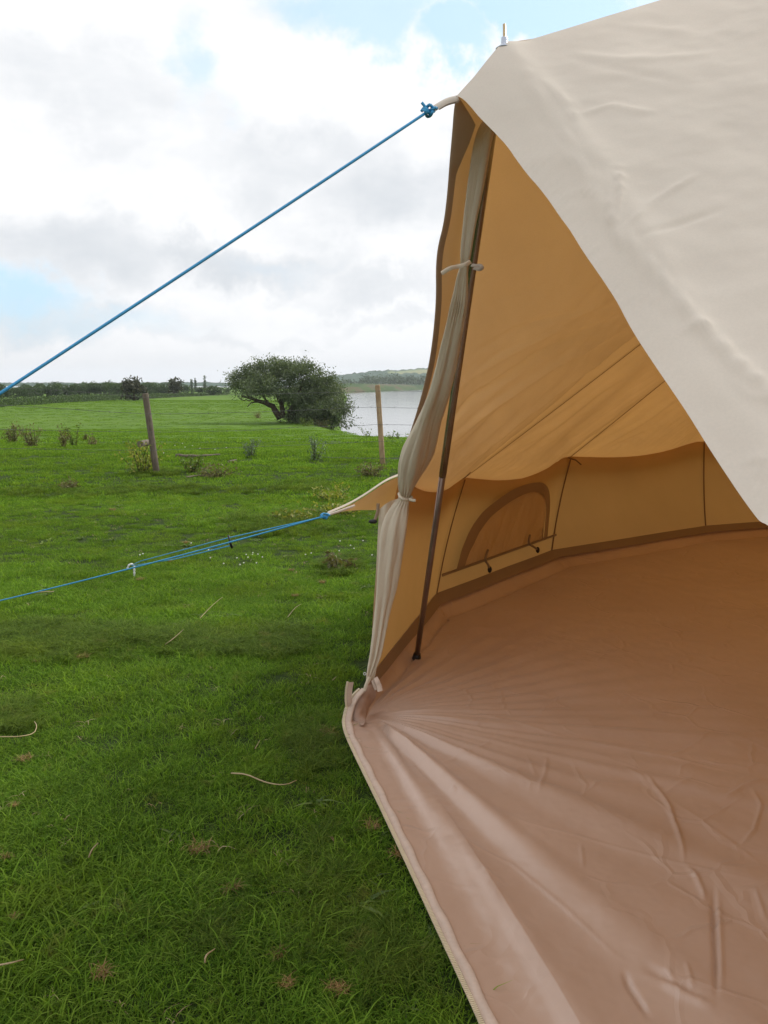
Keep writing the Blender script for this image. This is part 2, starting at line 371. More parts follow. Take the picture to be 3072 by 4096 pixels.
M['bank'] = b.out(b.pbr(b.ramp(n_, [(.38, (.05, .10, .02)), (.5, (.13, .15, .05)), (.6, (.17, .115, .07)), (.75, (.09, .14, .03))]), .9, .1))
b = NB('river_water'); p = b.pos((1, .35, 1))
M['water'] = b.out(b.pbr((.05, .06, .06), .10, .5, nrm=b.bump(b.noise(p, .9, 4, .6), .22, .05), IOR=1.33))
b = NB('hill_woods'); p = b.pos(); n1 = b.noise(p, .006, 3, .5); n2 = b.noise(p, .035, 5, .7); n3 = b.noise(p, .0035, 2, .5)
ca = b.attr = b.n('ShaderNodeAttribute', attribute_name='field')
cw = b.mix(b.rng(n2, .3, .7, 0, 1), (.030, .062, .040), (.070, .120, .070)); cf = b.mix(b.rng(n1, .4, .6, 0, 1), (.27, .24, .12), (.20, .24, .10))
M['hill'] = b.out(b.pbr(b.mix(ca.outputs['Fac'], cw, cf), .95, .05))

# ================================================================== TERRAIN
BX = np.array([[9, 3], [24, 2.0], [26, .5], [30, -.9], [36, -2.6], [48, -4.6], [66, -6.4], [90, -8.5], [120, -10], [300, -20], [560, -33], [4000, -33]], float)  # (y, x of bank edge)
def height(x, y):
    r = np.hypot(x, y)
    z = -np.clip((y - 13) * .0427, 0, 2.0)
    z = np.where(y > 57, -1.88 - .12 * sstep(57, 75, y), z)
    z = z + .030 * fbm(x * .9, y * .9, 3, 2) * sstep(1.5, 4, r) + .16 * fbm(x * .16, y * .16, 3, 4) * sstep(9, 22, r) + .5 * fbm(x * .02, y * .02, 2, 7) * sstep(60, 160, r)
    inside = np.hypot(x - 3.5, y - 2.5); z = np.where(inside < 4.3, z * sstep(3.9, 4.3, inside) - .012 * (1 - sstep(3.4, 3.9, inside)), z)
    xb = np.interp(y, BX[:, 0], BX[:, 1]); wd = np.where(y < 300, 5 + y * .03, 14)
    riv = sstep(0, 1, (x - xb) / wd) * (y > 18) * sstep(17, 25, y)
    far = (y - (560 + 7.5 * (x + 20)).clip(520, 1000)) / 40.0
    riv = riv * (1 - sstep(-1, 0, far))
    z = z * (1 - riv) + (-4.2) * riv
    z = z + np.where((x > -34), sstep(-1, 0, far) * (-2.7 + 3.2 * sstep(0, .4, far) + 3.0 * sstep(.3, 4, far) + z * 0) * (far > -1) - z * sstep(-1, 0, far), 0)
    return z
ang = np.r_[np.arange(-180, -44, 3.0), np.arange(-44, 34, .22), np.arange(34, 180, 3.0)]
ang = np.unique(ang); rad = np.r_[0.0, np.geomspace(.5, 5200, 300)]
A_, R_ = np.meshgrid(np.radians(ang), rad, indexing='ij'); X = np.sin(A_) * R_; Y = np.cos(A_) * R_
Z = height(X, Y); V = np.stack([X, Y, Z], -1)
ground = mesh_obj('ground', V.reshape(-1, 3), grid_faces(len(ang), len(rad), True), M['ground']); tag(ground, kind='structure')
wv_ = [[-60, 18, -3], [2500, 18, -3], [2500, 2200, -3], [-60, 2200, -3]]
water = mesh_obj('water', wv_, [[0, 1, 2, 3]], M['water'], smooth=False); tag(water, kind='structure')

def gz(px, py):                                   # terrain point under a pixel
    ts = np.geomspace(1.2, 900, 2600); q = np.array([at(px, py, 1.0)]) - [0, 0, CAMZ]; q = q * ts[:, None] + [0, 0, CAMZ]
    h = height(q[:, 0], q[:, 1]); k_ = np.nonzero(q[:, 2] < h)[0]
    if len(k_) == 0: return at(px, py, 60)
    return np.array([q[k_[0], 0], q[k_[0], 1], h[k_[0]]])

# far hills beyond the river
nx, ny = 420, 60
hx = np.linspace(-900, 1100, nx); hy = np.linspace(1500, 2500, ny); HX, HY = np.meshgrid(hx, hy, indexing='ij')
ux = 1536 + FPX * HX / HY
prof = np.interp(ux, [600, 900, 1250, 1345, 1450, 1560, 1650, 1720, 2000, 2600, 3400], [0, .05, .30, .52, .68, .82, .90, .95, .85, .6, .3])
hz = 44 * prof * sstep(1500, 2150, HY) + 5 * fbm(HX * .004, HY * .004, 3, 3) * sstep(1500, 1700, HY)
s_ = (HY - 1500) / 650
fieldm = ((s_ > .62) & (ux > 1555) & (ux < 1760) & (s_ < .93)) | ((s_ > .86) & (ux > 1400) & (ux < 1600) & (fbm(HX * .004, HY * .01, 2, 9) > -.1) & (s_ < .97))
lump = 9 * (np.abs(fbm(HX * .05, HY * .05, 3, 12)) + .2) + 5 * vnoise(HX * .12, HY * .12, 5)
hz = hz + np.where(fieldm, 0, lump) * sstep(1500, 1520, HY) + 1.5
hills = mesh_obj('hills', np.stack([HX, HY, hz], -1).reshape(-1, 3), grid_faces(nx, ny), M['hill']); tag(hills, kind='structure')
at_ = hills.data.attributes.new('field', 'FLOAT', 'POINT'); at_.data.foreach_set('value', fieldm.astype(np.float32).ravel())

# ================================================================== VEGETATION
def leaf_mesh(C, size, seed, up=.3, elong=1.6):       # one quad per centre, random facing
    g = np.random.default_rng(seed); n = len(C)
    a = g.normal(size=(n, 3)); a[:, 2] -= up; a /= np.linalg.norm(a, axis=1)[:, None]
    b_ = g.normal(size=(n, 3)); b_ -= a * (a * b_).sum(1)[:, None]; b_ /= np.linalg.norm(b_, axis=1)[:, None]
    s = (size * g.uniform(.6, 1.3, n))[:, None]
    V = np.stack([C - a * s * elong * .5, C - b_ * s * .42 - a * s * .05, C + a * s * elong * .5, C + b_ * s * .42 - a * s * .05], 1).reshape(-1, 3)
    F = np.arange(4 * n).reshape(-1, 4); return V, F
def set_rnd(o, vals):
    a = o.data.attributes.new('rnd', 'FLOAT', 'POINT'); a.data.foreach_set('value', np.asarray(vals, np.float32))
def crown_points(ells, ncl, per, clr, g, shell=.5):
    out = []; tone = []
    vol = np.array([e[3] * e[4] * e[5] for e in ells]); vol = vol / vol.sum()
    for _ in range(ncl):
        e = ells[g.choice(len(ells), p=vol)]; d = g.normal(size=3); d /= np.linalg.norm(d)
        r = g.uniform(shell, 1.0) ** .6; c = np.array(e[:3]) + d * r * np.array(e[3:6]) * g.uniform(.9, 1.08)
        pts = c + g.normal(size=(per, 3)) * clr * np.array([1, 1, .7]) * g.uniform(.6, 1.25)
        out.append(pts); tone.append(np.full(per, g.uniform(.0, 1)) * .55 + g.uniform(0, 1, per) * .45)
    return np.vstack(out), np.hstack(tone)
def bough(mb, p0, p1, r0, r1, g, wob=.08, n=8):
    p0 = np.array(p0, float); p1 = np.array(p1, float); t = np.linspace(0, 1, n)[:, None]; P = p0 + (p1 - p0) * t
    P[1:-1] += g.normal(size=(n - 2, 3)) * np.linalg.norm(p1 - p0) * wob * .5; mb.tube(P, np.linspace(r0, r1, n), 7); return P

# the leaning willow over the water
TD = 69.0
def tp(px, py, dy=0.0):
    q = at(px, py, TD + dy); return q
willow = empty('willow_tree', tuple(np.r_[tp(1130, 1672)[:2], -2.0]))
tag(willow, 'broad leaning willow tree hanging over the river edge, dark green with bare low boughs', 'tree')
g = np.random.default_rng(3); k = TD / FPX
ells = []
for (cx, cy, rx, ry, dy) in [(985, 1535, 72, 48, 0), (1060, 1490, 90, 50, 1), (1140, 1480, 80, 42, 0), (1215, 1505, 85, 48, -1), (1290, 1545, 60, 48, 0), (1060, 1545, 100, 40, -1.5),
                         (1190, 1580, 95, 60, 0), (1290, 1610, 85, 70, -1), (1360, 1650, 48, 52, -.5), (1230, 1655, 100, 42, 0), (1335, 1590, 55, 50, 1), (1372, 1682, 34, 30, 0), (1280, 1692, 90, 22, 0), (1180, 1462, 70, 30, 0), (1080, 1462, 60, 28, 0), (1000, 1500, 60, 40, 0), (1205, 1640, 60, 50, 1), (1300, 1520, 50, 34, 0)]:
    c = tp(cx, cy, dy); ells.append([c[0], c[1], c[2], rx * k, min(2.4, rx * k * 1.2), ry * k])
C, tn = crown_points(ells, 560, 80, .36, g, .2); m = C[:, 2] > -2.6; C, tn = C[m], tn[m]
V, F = leaf_mesh(C, .095, 4, elong=2.2); cr = mesh_obj('crown', local(willow, V), F, M['leaf'], willow, smooth=False); set_rnd(cr, np.repeat(tn, 4))
mb = MB()
base = tp(1118, 1668); b2 = tp(1092, 1640)
for (pts, r0, r1) in [([(1120, 1672), (1100, 1640), (1075, 1615), (1035, 1603), (1000, 1590), (965, 1583)], .30, .07), ([(1128, 1672), (1135, 1640), (1118, 1600), (1100, 1560), (1080, 1510)], .26, .06),
                      ([(1150, 1675), (1170, 1630), (1200, 1570), (1215, 1510)], .25, .05), ([(1035, 1603), (1005, 1612), (988, 1626)], .08, .03), ([(1000, 1590), (985, 1575), (978, 1545)], .07, .03),
                      ([(1075, 1615), (1055, 1590), (1040, 1550)], .10, .04), ([(1150, 1675), (1230, 1640), (1290, 1600)], .2, .06), ([(1010, 1597), (975, 1602), (955, 1595)], .05, .02)]:
    P = smoothc([tp(a_, b_) for a_, b_ in pts], 14, 2); P[1:-1] += g.normal(size=(12, 3)) * .04; mb.tube(P, np.linspace(r0, r1, 14), 7)
mb.build('trunk', M['bark'], willow)

# wood along the horizon
def far_tree(seed, mat, H=8.5, W=4.6, nl=1500, poplar=False, name='broadleaf_tree'):
    g = np.random.default_rng(seed); t = empty(name)
    if poplar: el = [[0, 0, H * (.25 + .11 * i), W * .22 * (1.1 - .11 * i), W * .22, H * .12] for i in range(7)]
    else: el = [[g.uniform(-.35, .35) * W, g.uniform(-.3, .3) * W, H * g.uniform(.36, .78), W * g.uniform(.3, .46), W * g.uniform(.3, .45), H * g.uniform(.15, .24)] for _ in range(8)] + [[0, 0, H * .3, W * .55, W * .5, H * .28]]
    C, tn = crown_points(el, nl // 14, 14, .42 if not poplar else .3, g, .55); C[:, 2] = np.maximum(C[:, 2], .1)
    V, F = leaf_mesh(C, .52 if not poplar else .38, seed + 1, elong=1.2); o = mesh_obj('crown', V, F, mat, t, smooth=False); set_rnd(o, np.repeat(tn, 4))
    mb = MB(); mb.tube([[0, 0, -.3], [.1, 0, H * .2], [0, .1, H * .5]], [.3, .24, .12], 7); mb.build('trunk', M['bark'], t); return t
def copy_tree(o, parent=None):
    c = o.copy(); COL.objects.link(c)
    if parent is not None: c.parent = parent
    for ch in list(o.children): copy_tree(ch, c)
    return c
protos = [far_tree(20 + i, M['leaf_far'], H=8.2 + i * .5, W=6.4 + .6 * i, nl=2600) for i in range(4)]
used = [False] * 4
g = np.random.default_rng(8)
wood_spots = []
for px in np.arange(-240, 930, 34): wood_spots.append((px + g.uniform(-9, 9), g.uniform(400, 440)))
nrow = len(wood_spots)
for px in np.arange(-220, 960, 44): wood_spots.append((px + g.uniform(-12, 12), g.uniform(500, 560)))
topy = lambda px: np.interp(px, [-300, 0, 60, 150, 230, 350, 480, 600, 700, 760, 860, 960], [1530, 1528, 1540, 1536, 1528, 1524, 1520, 1520, 1526, 1545, 1548, 1552])
for i, (px, D) in enumerate(wood_spots):
    j = int(g.integers(4)); o = protos[j] if not used[j] else copy_tree(protos[j]); used[j] = True
    H = 8.2 + j * .5; q_ = gz(px, float(np.interp(px, [-240, 0, 480, 850, 960], [1606, 1598, 1584, 1576, 1574]))); D = q_[1] * (1.0 if i < nrow else 1.3); x = (px - 1536) / FPX * D; z0 = float(height(np.array(x), np.array(D)))
    want = CAMZ + (1546 - (topy(px) + g.uniform(-5, 9))) / FPX * D - z0
    o.location = (x, D, z0 - .1); s = want / H * 1.02; o.scale = (s * .95, s * .95, s); o.rotation_euler = (0, 0, g.uniform(0, 6.28))
    tag(o, 'mid green round-crowned tree in the wood along the far left edge of the field', 'tree', 'trees of the wood beyond the field')
for (px, H_, W_, lab) in [(775, 8.2, 3.6, 'left of three tall narrow poplars, half joined to its neighbour'), (790, 8.6, 3.4, 'middle one of three tall narrow poplars above the wood'), (827, 9.6, 4.8, 'tall narrow poplar standing alone right of the other two')]:
    D = 520; x = (px - 1536) / FPX * D; t = far_tree(int(40 + px), M['leaf_far'], H_, W_ * .9, 1100, True, 'poplar_tree'); z0 = float(height(np.array(x), np.array(float(D))))
    t.location = (x, D, z0 - .1); tag(t, lab, 'tree', 'poplars')
for (px, D, H_, W_, lab) in [(545, 1602, 5.2, 4.4, 'dark brown-leaved round tree in front of the wood'), (705, 1584, 6.4, 4.0, 'thin brownish tree with bare top twigs in front of the wood'), (860, 1579, 2.9, 5.4, 'low round dark bush at the right end of the hedge')]:
    D = float(gz(px, D)[1]); x = (px - 1536) / FPX * D; t = far_tree(int(60 + px), M['leaf_dark'] if px < 800 else M['leaf_far'], H_, W_, 1100, False, 'field_tree'); z0 = float(height(np.array(x), np.array(float(D))))
    t.location = (x, D, z0 - .1); tag(t, lab, 'tree')
# hedge
g = np.random.default_rng(31)
hb = [(-420, 1652, 34), (-200, 1641, 33), (0, 1627, 31), (240, 1612, 27), (480, 1600, 22), (700, 1588, 14), (850, 1580, 9), (915, 1576, 6)]
hp = [gz(a_, b_) for a_, b_, _ in hb]; hl = smoothc([list(p_[:2]) + [h_ * p_[1] / FPX] for p_, (_, _, h_) in zip(hp, hb)], 700, 2)
C = []
for i in range(26000):
    q = hl[int(g.integers(700))]; C.append([q[0] + g.normal() * .35, q[1] + abs(g.normal()) * .6, g.uniform(.0, 1) ** .8 * q[2]])
C = np.array(C); hh = 1.0 + .30 * vnoise(C[:, 0] * .3, C[:, 1] * .3); C[:, 2] = height(C[:, 0], C[:, 1]) + C[:, 2] * hh
V, F = leaf_mesh(C, .20, 6, elong=1.3)
hedge = mesh_obj('hedge', V, F, M['leaf_far'], smooth=False); set_rnd(hedge, np.repeat(g.uniform(0.2, 1, len(C)), 4))
tag(hedge, 'long low green hedge along the far side of the field, in front of the wood', 'hedge')
# trees on the far bank: a far-off mass
C = []; tn = []
for i in range(230):
    px = g.uniform(1330, 1760); D = g.uniform(1080, 1400); x = (px - 1536) / FPX * D; H_ = g.uniform(9, 17) ; z0 = float(height(np.array(x), np.array(D)))
    c = np.array([x, D, z0 + H_ * .45]) + g.normal(size=(34, 3)) * np.array([3.2, 3.2, H_ * .2]); C.append(c); tn.append(g.uniform(0, .5) + g.uniform(0, .3, 34))
C = np.vstack(C); tn = np.hstack(tn); V, F = leaf_mesh(C, 2.3, 9, elong=1.2); o = mesh_obj('far_wood', V, F, M['leaf_far'], smooth=False); set_rnd(o, np.repeat(tn, 4))
tag(o, 'dark wood along the foot of the hill across the river', 'wood', kind='stuff')

# river bank plants
def clump(name, loc, ht, wd, nst, nlf, ls, mat, seed, lab, cat='plant', group=None, stemmat=None, droop=.2, elong=1.8):
    g = np.random.default_rng(seed); e = empty(name, tuple(loc)); mb = MB(); C = []; spread = .5
    for i in range(nst):
        a = g.uniform(0, 6.28); r = g.uniform(0, wd * .12); p0 = np.array([math.cos(a) * r, math.sin(a) * r, -.01]); h_ = ht * g.uniform(.45, 1.0)
        p2 = p0 + np.array([math.cos(a) * wd * .55 * g.uniform(.1, 1), math.sin(a) * wd * .55 * g.uniform(.1, 1), h_]); p1 = (p0 + p2) / 2 + g.normal(size=3) * h_ * .06
        P = smoothc([p0, p1, p2], 8, 2); mb.tube(P, np.linspace(.004, .0015, 8) * (1 + ht), 5)
        q = P[g.integers(1, 8, nlf)] + g.normal(size=(nlf, 3)) * wd * .09; q[:, 2] = np.maximum(q[:, 2], .005); C.append(q)
    mb.V = [v + np.array(loc) for v in mb.V]; mb.build('stem', stemmat or M['weed_br'], e)
    C = np.vstack(C); V, F = leaf_mesh(C, ls, seed + 1, up=droop, elong=elong); o = mesh_obj('foliage', V, F, mat, e, smooth=False); set_rnd(o, np.repeat(g.uniform(0, 1, len(C)), 4))
    set_rnd(e.children[0], np.zeros(len(e.children[0].data.vertices)) + .4)
    tag(e, lab, cat, group); return e
for i, (px, py, ht, wd, mt, lab) in enumerate([
    (1330, 1712, .95, 1.1, 'weed', 'pale green leafy nettle clump at the foot of the willow'), (1290, 1706, .7, 1.2, 'weed_br', 'brownish weeds under the willow beside the nettles'),
    (1230, 1700, .6, 1.2, 'weed', 'low weeds under the middle of the willow'), (1435, 1735, .45, .9, 'weed', 'dark leafy weeds on the bank right of the willow'), (1475, 1745, .34, .5, 'weed', 'small leafy weeds on the bank left of the tan post'),
    (1565, 1752, .28, .26, 'weed', 'thin leafy weed on the bank just right of the tan post'), (1592, 1754, .30, .16, 'weed', 'slender upright weed on the bank above the water'), (1648, 1756, .28, .4, 'weed', 'small weed on the bank beside the tent door'),
    (1030, 1668, .5, 1.2, 'weed_br', 'dry weeds under the bare boughs of the willow')]):
    p = gz(px, py + 4); clump('bank_weed', p, ht, wd, 9 if ht > .4 else 5, 34 if ht > .4 else 12, .06 if ht > .4 else .035, M[mt], 100 + i, lab, 'weed')

# ------------------------------------------------------------------ tent outline in plan
CT = np.array([3.5, 2.5]); RT = 3.42
def on(deg, r, z): return np.array([CT[0] + math.cos(R(deg)) * r, CT[1] + math.sin(R(deg)) * r, z])
sill_px = [(1376, 2872), (1383, 2925), (1412, 2990), (1462, 3092), (1530, 3228), (1620, 3418), (1700, 3588), (1770, 3738), (1850, 3908), (1938, 4096)]
SILL = np.array([ground_at(x, y, .022) for x, y in sill_px] + [np.array([.235, .75, .022]), np.array([.39, .30, .022]), np.array([.60, -.15, .022])])
SILL = smoothc(SILL, 200, 2)
def in_tent(x, y):
    d = np.hypot(x - CT[0], y - CT[1]) < 3.62
    sx = np.interp(y, SILL[::-1, 1], SILL[::-1, 0]); return (d & ~((y < SILL[0, 1]) & (x < sx - .0))) | ((y < SILL[0, 1] + .02) & (y > -.3) & (x > sx - .018) & (x < 2))

# ------------------------------------------------------------------ grass
def blade_clump(seed, n, rad, h0, h1, w, lean, mat, name):
    g = np.random.default_rng(seed); V = []; F = []; rn = []
    for i in range(n):
        a = g.uniform(0, 6.28); r = rad * math.sqrt(g.uniform(0, 1)); p = np.array([math.cos(a) * r, math.sin(a) * r, -.004]); h = g.uniform(h0, h1)
        la = g.uniform(0, 6.28); le = g.uniform(.15, 1) * lean * h; d = np.array([math.cos(la), math.sin(la), 0]); s = np.array([-d[1], d[0], 0]) if g.uniform() < .5 else np.array([math.cos(a), math.sin(a), 0])
        w_ = w * g.uniform(.6, 1.25); n0 = len(V)
        for t, ww in ((0, .8), (.4, 1), (.75, .7)):
            c = p + d * le * t ** 1.8 + np.array([0, 0, h * (t - .28 * lean * t * t)]); V.append(c - s * w_ * ww * .5); V.append(c + s * w_ * ww * .5)
        V.append(p + d * le * 1.15 + np.array([0, 0, h * (1 - .34 * lean)]))
        F += [[n0, n0 + 1, n0 + 3, n0 + 2], [n0 + 2, n0 + 3, n0 + 5, n0 + 4], [n0 + 4, n0 + 5, n0 + 6]]; tone = g.uniform(0, 1); rn += [tone * .8, tone * .8, tone * .9, tone * .9, tone, tone, min(1, tone + .1)]
    me = bpy.data.meshes.new(name); me.from_pydata([tuple(v) for v in V], [], F); me.materials.append(mat)
    a_ = me.attributes.new('rnd', 'FLOAT', 'POINT'); a_.data.foreach_set('value', np.array(rn, np.float32))
    return bpy.data.objects.new(name, me)
def scatter(name, P, rot, scl, templates, lab):
    me = bpy.data.meshes.new(name); me.vertices.add(len(P)); me.vertices.foreach_set('co', np.asarray(P, np.float32).ravel())
    for nm, v, ty in (('rz', rot, 'FLOAT'), ('sc', scl, 'FLOAT')): a = me.attributes.new(nm, ty, 'POINT'); a.data.foreach_set('value', np.asarray(v, np.float32))
    me.update(); o = bpy.data.objects.new(name, me); COL.objects.link(o)
    ng = bpy.data.node_groups.new(name + '_nodes', 'GeometryNodeTree')
    ng.interface.new_socket('Geometry', in_out='INPUT', socket_type='NodeSocketGeometry'); ng.interface.new_socket('Geometry', in_out='OUTPUT', socket_type='NodeSocketGeometry')
    n = ng.nodes; l = ng.links; gi = n.new('NodeGroupInput'); go = n.new('NodeGroupOutput'); ip = n.new('GeometryNodeInstanceOnPoints'); jn = n.new('GeometryNodeJoinGeometry')
    for t in templates:
        oi = n.new('GeometryNodeObjectInfo'); oi.inputs['Object'].default_value = t; oi.inputs['As Instance'].default_value = True; l.new(oi.outputs['Geometry'], jn.inputs[0])
    ar = n.new('GeometryNodeInputNamedAttribute'); ar.data_type = 'FLOAT'; ar.inputs['Name'].default_value = 'rz'; asc = n.new('GeometryNodeInputNamedAttribute'); asc.data_type = 'FLOAT'; asc.inputs['Name'].default_value = 'sc'
    cx = n.new('ShaderNodeCombineXYZ'); l.new(ar.outputs[0], cx.inputs[2]); e2 = n.new('FunctionNodeEulerToRotation'); l.new(cx.outputs[0], e2.inputs[0])
    l.new(gi.outputs[0], ip.inputs['Points']); l.new(jn.outputs[0], ip.inputs['Instance']); ip.inputs['Pick Instance'].default_value = True
    l.new(e2.outputs[0], ip.inputs['Rotation']); l.new(asc.outputs[0], ip.inputs['Scale']); l.new(ip.outputs[0], go.inputs[0])
    m = o.modifiers.new('grass', 'NODES'); m.node_group = ng; tag(o, lab, 'grass', kind='stuff'); return o
g = np.random.default_rng(77)
T1 = [blade_clump(200 + i, 115, .055, .012, .032, .0018, 1.2, M['grass'], 'grass_tuft') for i in range(6)] + [blade_clump(210, 60, .05, .024, .052, .0022, 1.1, M['grass'], 'grass_tuft')]
T2 = [blade_clump(220 + i, 60, .10, .02, .05, .0052, 1.0, M['grass'], 'grass_tuft') for i in range(5)]
T3 = [blade_clump(230 + i, 46, .28, .03, .085, .014, 1.0, M['grass'], 'grass_tuft') for i in range(4)]
TL = [blade_clump(240 + i, 70, .05, .05, .13, .0032, 1.5, M['grass_long'], 'long_grass_tuft') for i in range(5)]
def zone(y0, y1, dens, left, right):
    n = int((y1 - y0) * (left + right) * (y1 + y0) / 2 * dens); y = np.sqrt(g.uniform(y0 ** 2, y1 ** 2, n)); x = g.uniform(-left, right, n) * y
    return x, y
def put(x, y):
    m = ~in_tent(x, y); x, y = x[m], y[m]; xb = np.interp(y, BX[:, 0], BX[:, 1]); m = (x < xb + 1.5) | (y < 20); return x[m], y[m]
xs, ys = [], []
x, y = zone(.9, 2.2, 900, .75, .45); xs.append(x); ys.append(y); x, y = zone(2.2, 4.5, 620, .68, .2); xs.append(x); ys.append(y); x, y = zone(4.5, 7.5, 330, .62, .12); xs.append(x); ys.append(y)
x, y = put(np.hstack(xs), np.hstack(ys)); hgt = .75 + .55 * (fbm(x * 1.3, y * 1.3, 3, 21) + .5) ; keep = fbm(x * 4, y * 4, 2, 33) > -.60
x, y, hgt = x[keep], y[keep], hgt[keep]
scatter('grass', np.stack([x, y, height(x, y)], -1), g.uniform(0, 6.28, len(x)), hgt * g.uniform(.8, 1.2, len(x)), T1, 'short grazed green grass around the tent')
x, y = zone(7.0, 16, 85, .62, .2); x, y = put(x, y)
scatter('meadow_grass', np.stack([x, y, height(x, y)], -1), g.uniform(0, 6.28, len(x)), g.uniform(.7, 1.25, len(x)) * (.8 + .5 * (fbm(x, y, 2, 5) + .4)), T2, 'green pasture grass around the fence')
x, y = zone(15, 55, 6.0, .62, .06); x2, y2 = zone(55, 190, 1.0, .60, .0); x, y = put(np.r_[x, x2], np.r_[y, y2])
scatter('pasture_grass', np.stack([x, y, height(x, y)], -1), g.uniform(0, 6.28, len(x)), g.uniform(.6, 1.15, len(x)) * np.interp(y, [0, 50, 190], [1, 1, 2.2]), T3, 'green pasture beyond the fence')
TH = [blade_clump(260 + i, 9, .012, .020, .040, .011, 2.1, M['weed'], 'lawn_herb') for i in range(4)]
x, y = zone(1.0, 7.5, 16, .68, .3); x, y = put(x, y); m = fbm(x * 1.1, y * 1.1, 2, 51) > -.08; x, y = x[m], y[m]
scatter('lawn_herbs', np.stack([x, y, height(x, y) + .004], -1), g.uniform(0, 6.28, len(x)), g.uniform(.5, 1.15, len(x)), TH, 'small broad-leaved herbs among the grass')
x, y = zone(1.0, 7.0, 26, .68, .3); x, y = put(x, y); TS = [blade_clump(270 + i, 5, .02, .010, .035, .0022, 2.3, M['straw'], 'thatch') for i in range(3)]
scatter('dry_thatch', np.stack([x, y, height(x, y) + .008], -1), g.uniform(0, 6.28, len(x)), g.uniform(.5, 1.1, len(x)), TS, 'dry straw bits among the grass')
# longer tussocks: the rough strip left of the door and scattered patches
P = []
for (px, py, rx, ry, n) in [(180, 2590, 330, 70, 240), (620, 2560, 420, 45, 170), (1130, 2560, 130, 60, 70), (150, 2530, 300, 40, 60), (900, 2600, 250, 40, 120), (1360, 2270, 90, 40, 60), (300, 1975, 420, 26, 90),
                        (700, 1960, 300, 22, 60), (1180, 1960, 230, 22, 50), (60, 2880, 90, 60, 50), (1320, 3500, 160, 200, 40), (900, 3700, 500, 200, 30), (1500, 3800, 250, 200, 60),
                        (1100, 2100, 220, 40, 120), (620, 1900, 90, 18, 60), (1250, 2990, 130, 120, 60)]:
    for _ in range(n):
        q = ground_at(px + np.clip(g.normal(), -2, 2) * rx * .5, py + np.clip(g.normal(), -2, 2) * ry * .5); P.append(q[:2])
P = np.array(P); x, y = put(P[:, 0], P[:, 1])
scatter('long_grass', np.stack([x, y, height(x, y)], -1), g.uniform(0, 6.28, len(x)), g.uniform(.5, .95, len(x)) * np.clip(y * .12 + .35, .5, 1.0), TL, 'longer rough grass tussocks in the lawn')

# weeds standing apart in the pasture
for i, (px, py, ht, wd, mt, lab, cat) in enumerate([
    (50, 1768, .40, .34, 'weed_br', 'browning bushy weed at the far left of the field', 'weed'), (130, 1788, .44, .40, 'weed_br', 'tall drooping brown weed, second from the left in the field', 'weed'),
    (255, 1790, .42, .26, 'weed_br', 'thin leggy weed left of the tallest stalks', 'weed'), (298, 1786, .46, .26, 'weed', 'tall greenish stalk with curled top in the weed row', 'weed'),
    (340, 1765, .22, .14, 'weed_br', 'small dark dead stalk in the weed row', 'weed'), (370, 1783, .18, .28, 'weed_br', 'low rounded brown weed at the right end of the row', 'weed'),
    (565, 1892, .42, .52, 'weed_y', 'yellow-green bramble clump against the foot of the grey post', 'bramble'), (1005, 1830, .26, .24, 'thistle', 'pale small thistle between the two posts', 'thistle'),
    (1258, 1842, .34, .30, 'thistle', 'grey-green thistle left of the tan post', 'thistle'), (1340, 2000, .09, .45, 'weed_y', 'yellowing weed patch left of the tent guy corner', 'weed'),
    (1180, 2085, .07, .36, 'weed_y', 'yellowish weeds behind the lower blue ropes', 'weed'), (1330, 2060, .08, .40, 'weed_y', 'yellowish weeds beside the rope knot', 'weed'), (1360, 2290, .12, .20, 'weed_br', 'dark creeping weed near the door flap', 'weed'),
    (1480, 1905, .16, .35, 'weed_br', 'brownish weeds in front of the tan post', 'weed'), (265, 1955, .08, .28, 'weed_br', 'dead brown weed lying in the grass', 'weed'), (860, 1905, .14, .5, 'weed_br', 'dry weeds between the posts near the sticks', 'weed'),
    (770, 1890, .2, .3, 'weed', 'sparse upright stalks right of the grey post', 'weed')]):
    p = gz(px, py); clump('thistle' if mt == 'thistle' else 'weed_clump', p, ht, wd, 15 if wd > .3 else 8, 30, .024 if py < 1900 else .018, M[mt], 300 + i, lab, cat)

# clover heads, dead tufts, straw
def clover():
    mb = MB(); mb.tube([[0, 0, -.01], [.002, 0, .03]], .001, 5); e = empty('clover_flower'); mb.build('stem', M['weed'], e); set_rnd(e.children[0], np.zeros(10) + .5)
    mb = MB(); mb.ell((0, 0, .036), (.009, .009, .008), 6); o = mb.build('flower_head', M['clover'], e); return e
c0 = clover(); first = True
for (px, py) in [(560, 2226), (572, 2222), (765, 2178), (835, 2205), (842, 2238), (895, 2262), (948, 2238), (960, 2265), (975, 2258), (992, 2236), (1010, 2224), (1012, 2218), (1032, 2224), (1050, 2236), (1026, 2258), (985, 2224), (1222, 2224), (1245, 2218),
                 (1360, 2170), (1402, 2188), (1416, 2200), (1452, 2168), (1488, 2226), (1357, 2210), (740, 1790), (770, 1784), (800, 1795), (700, 1783), (730, 1775), (860, 1800), (905, 1792), (655, 1815)]:
    o = c0 if first else copy_tree(c0); first = False; q = gz(px, py + 6); s = .5 if py > 2000 else .9; o.location = (q[0], q[1], q[2]); o.scale = (s, s, s)
    tag(o, 'white clover head standing in the grass', 'clover', 'white clover heads in the grass')
def tuft(seed, n, rad, h, w, mat, name):
    o = blade_clump(seed, n, rad, h * .4, h, w, 1.7, mat, name); COL.objects.link(o); return o
d0 = [tuft(400, 60, .02, .045, .0022, M['dead'], 'dead_tuft'), tuft(401, 80, .035, .05, .0022, M['dead'], 'dead_tuft')]; us = [0, 0]
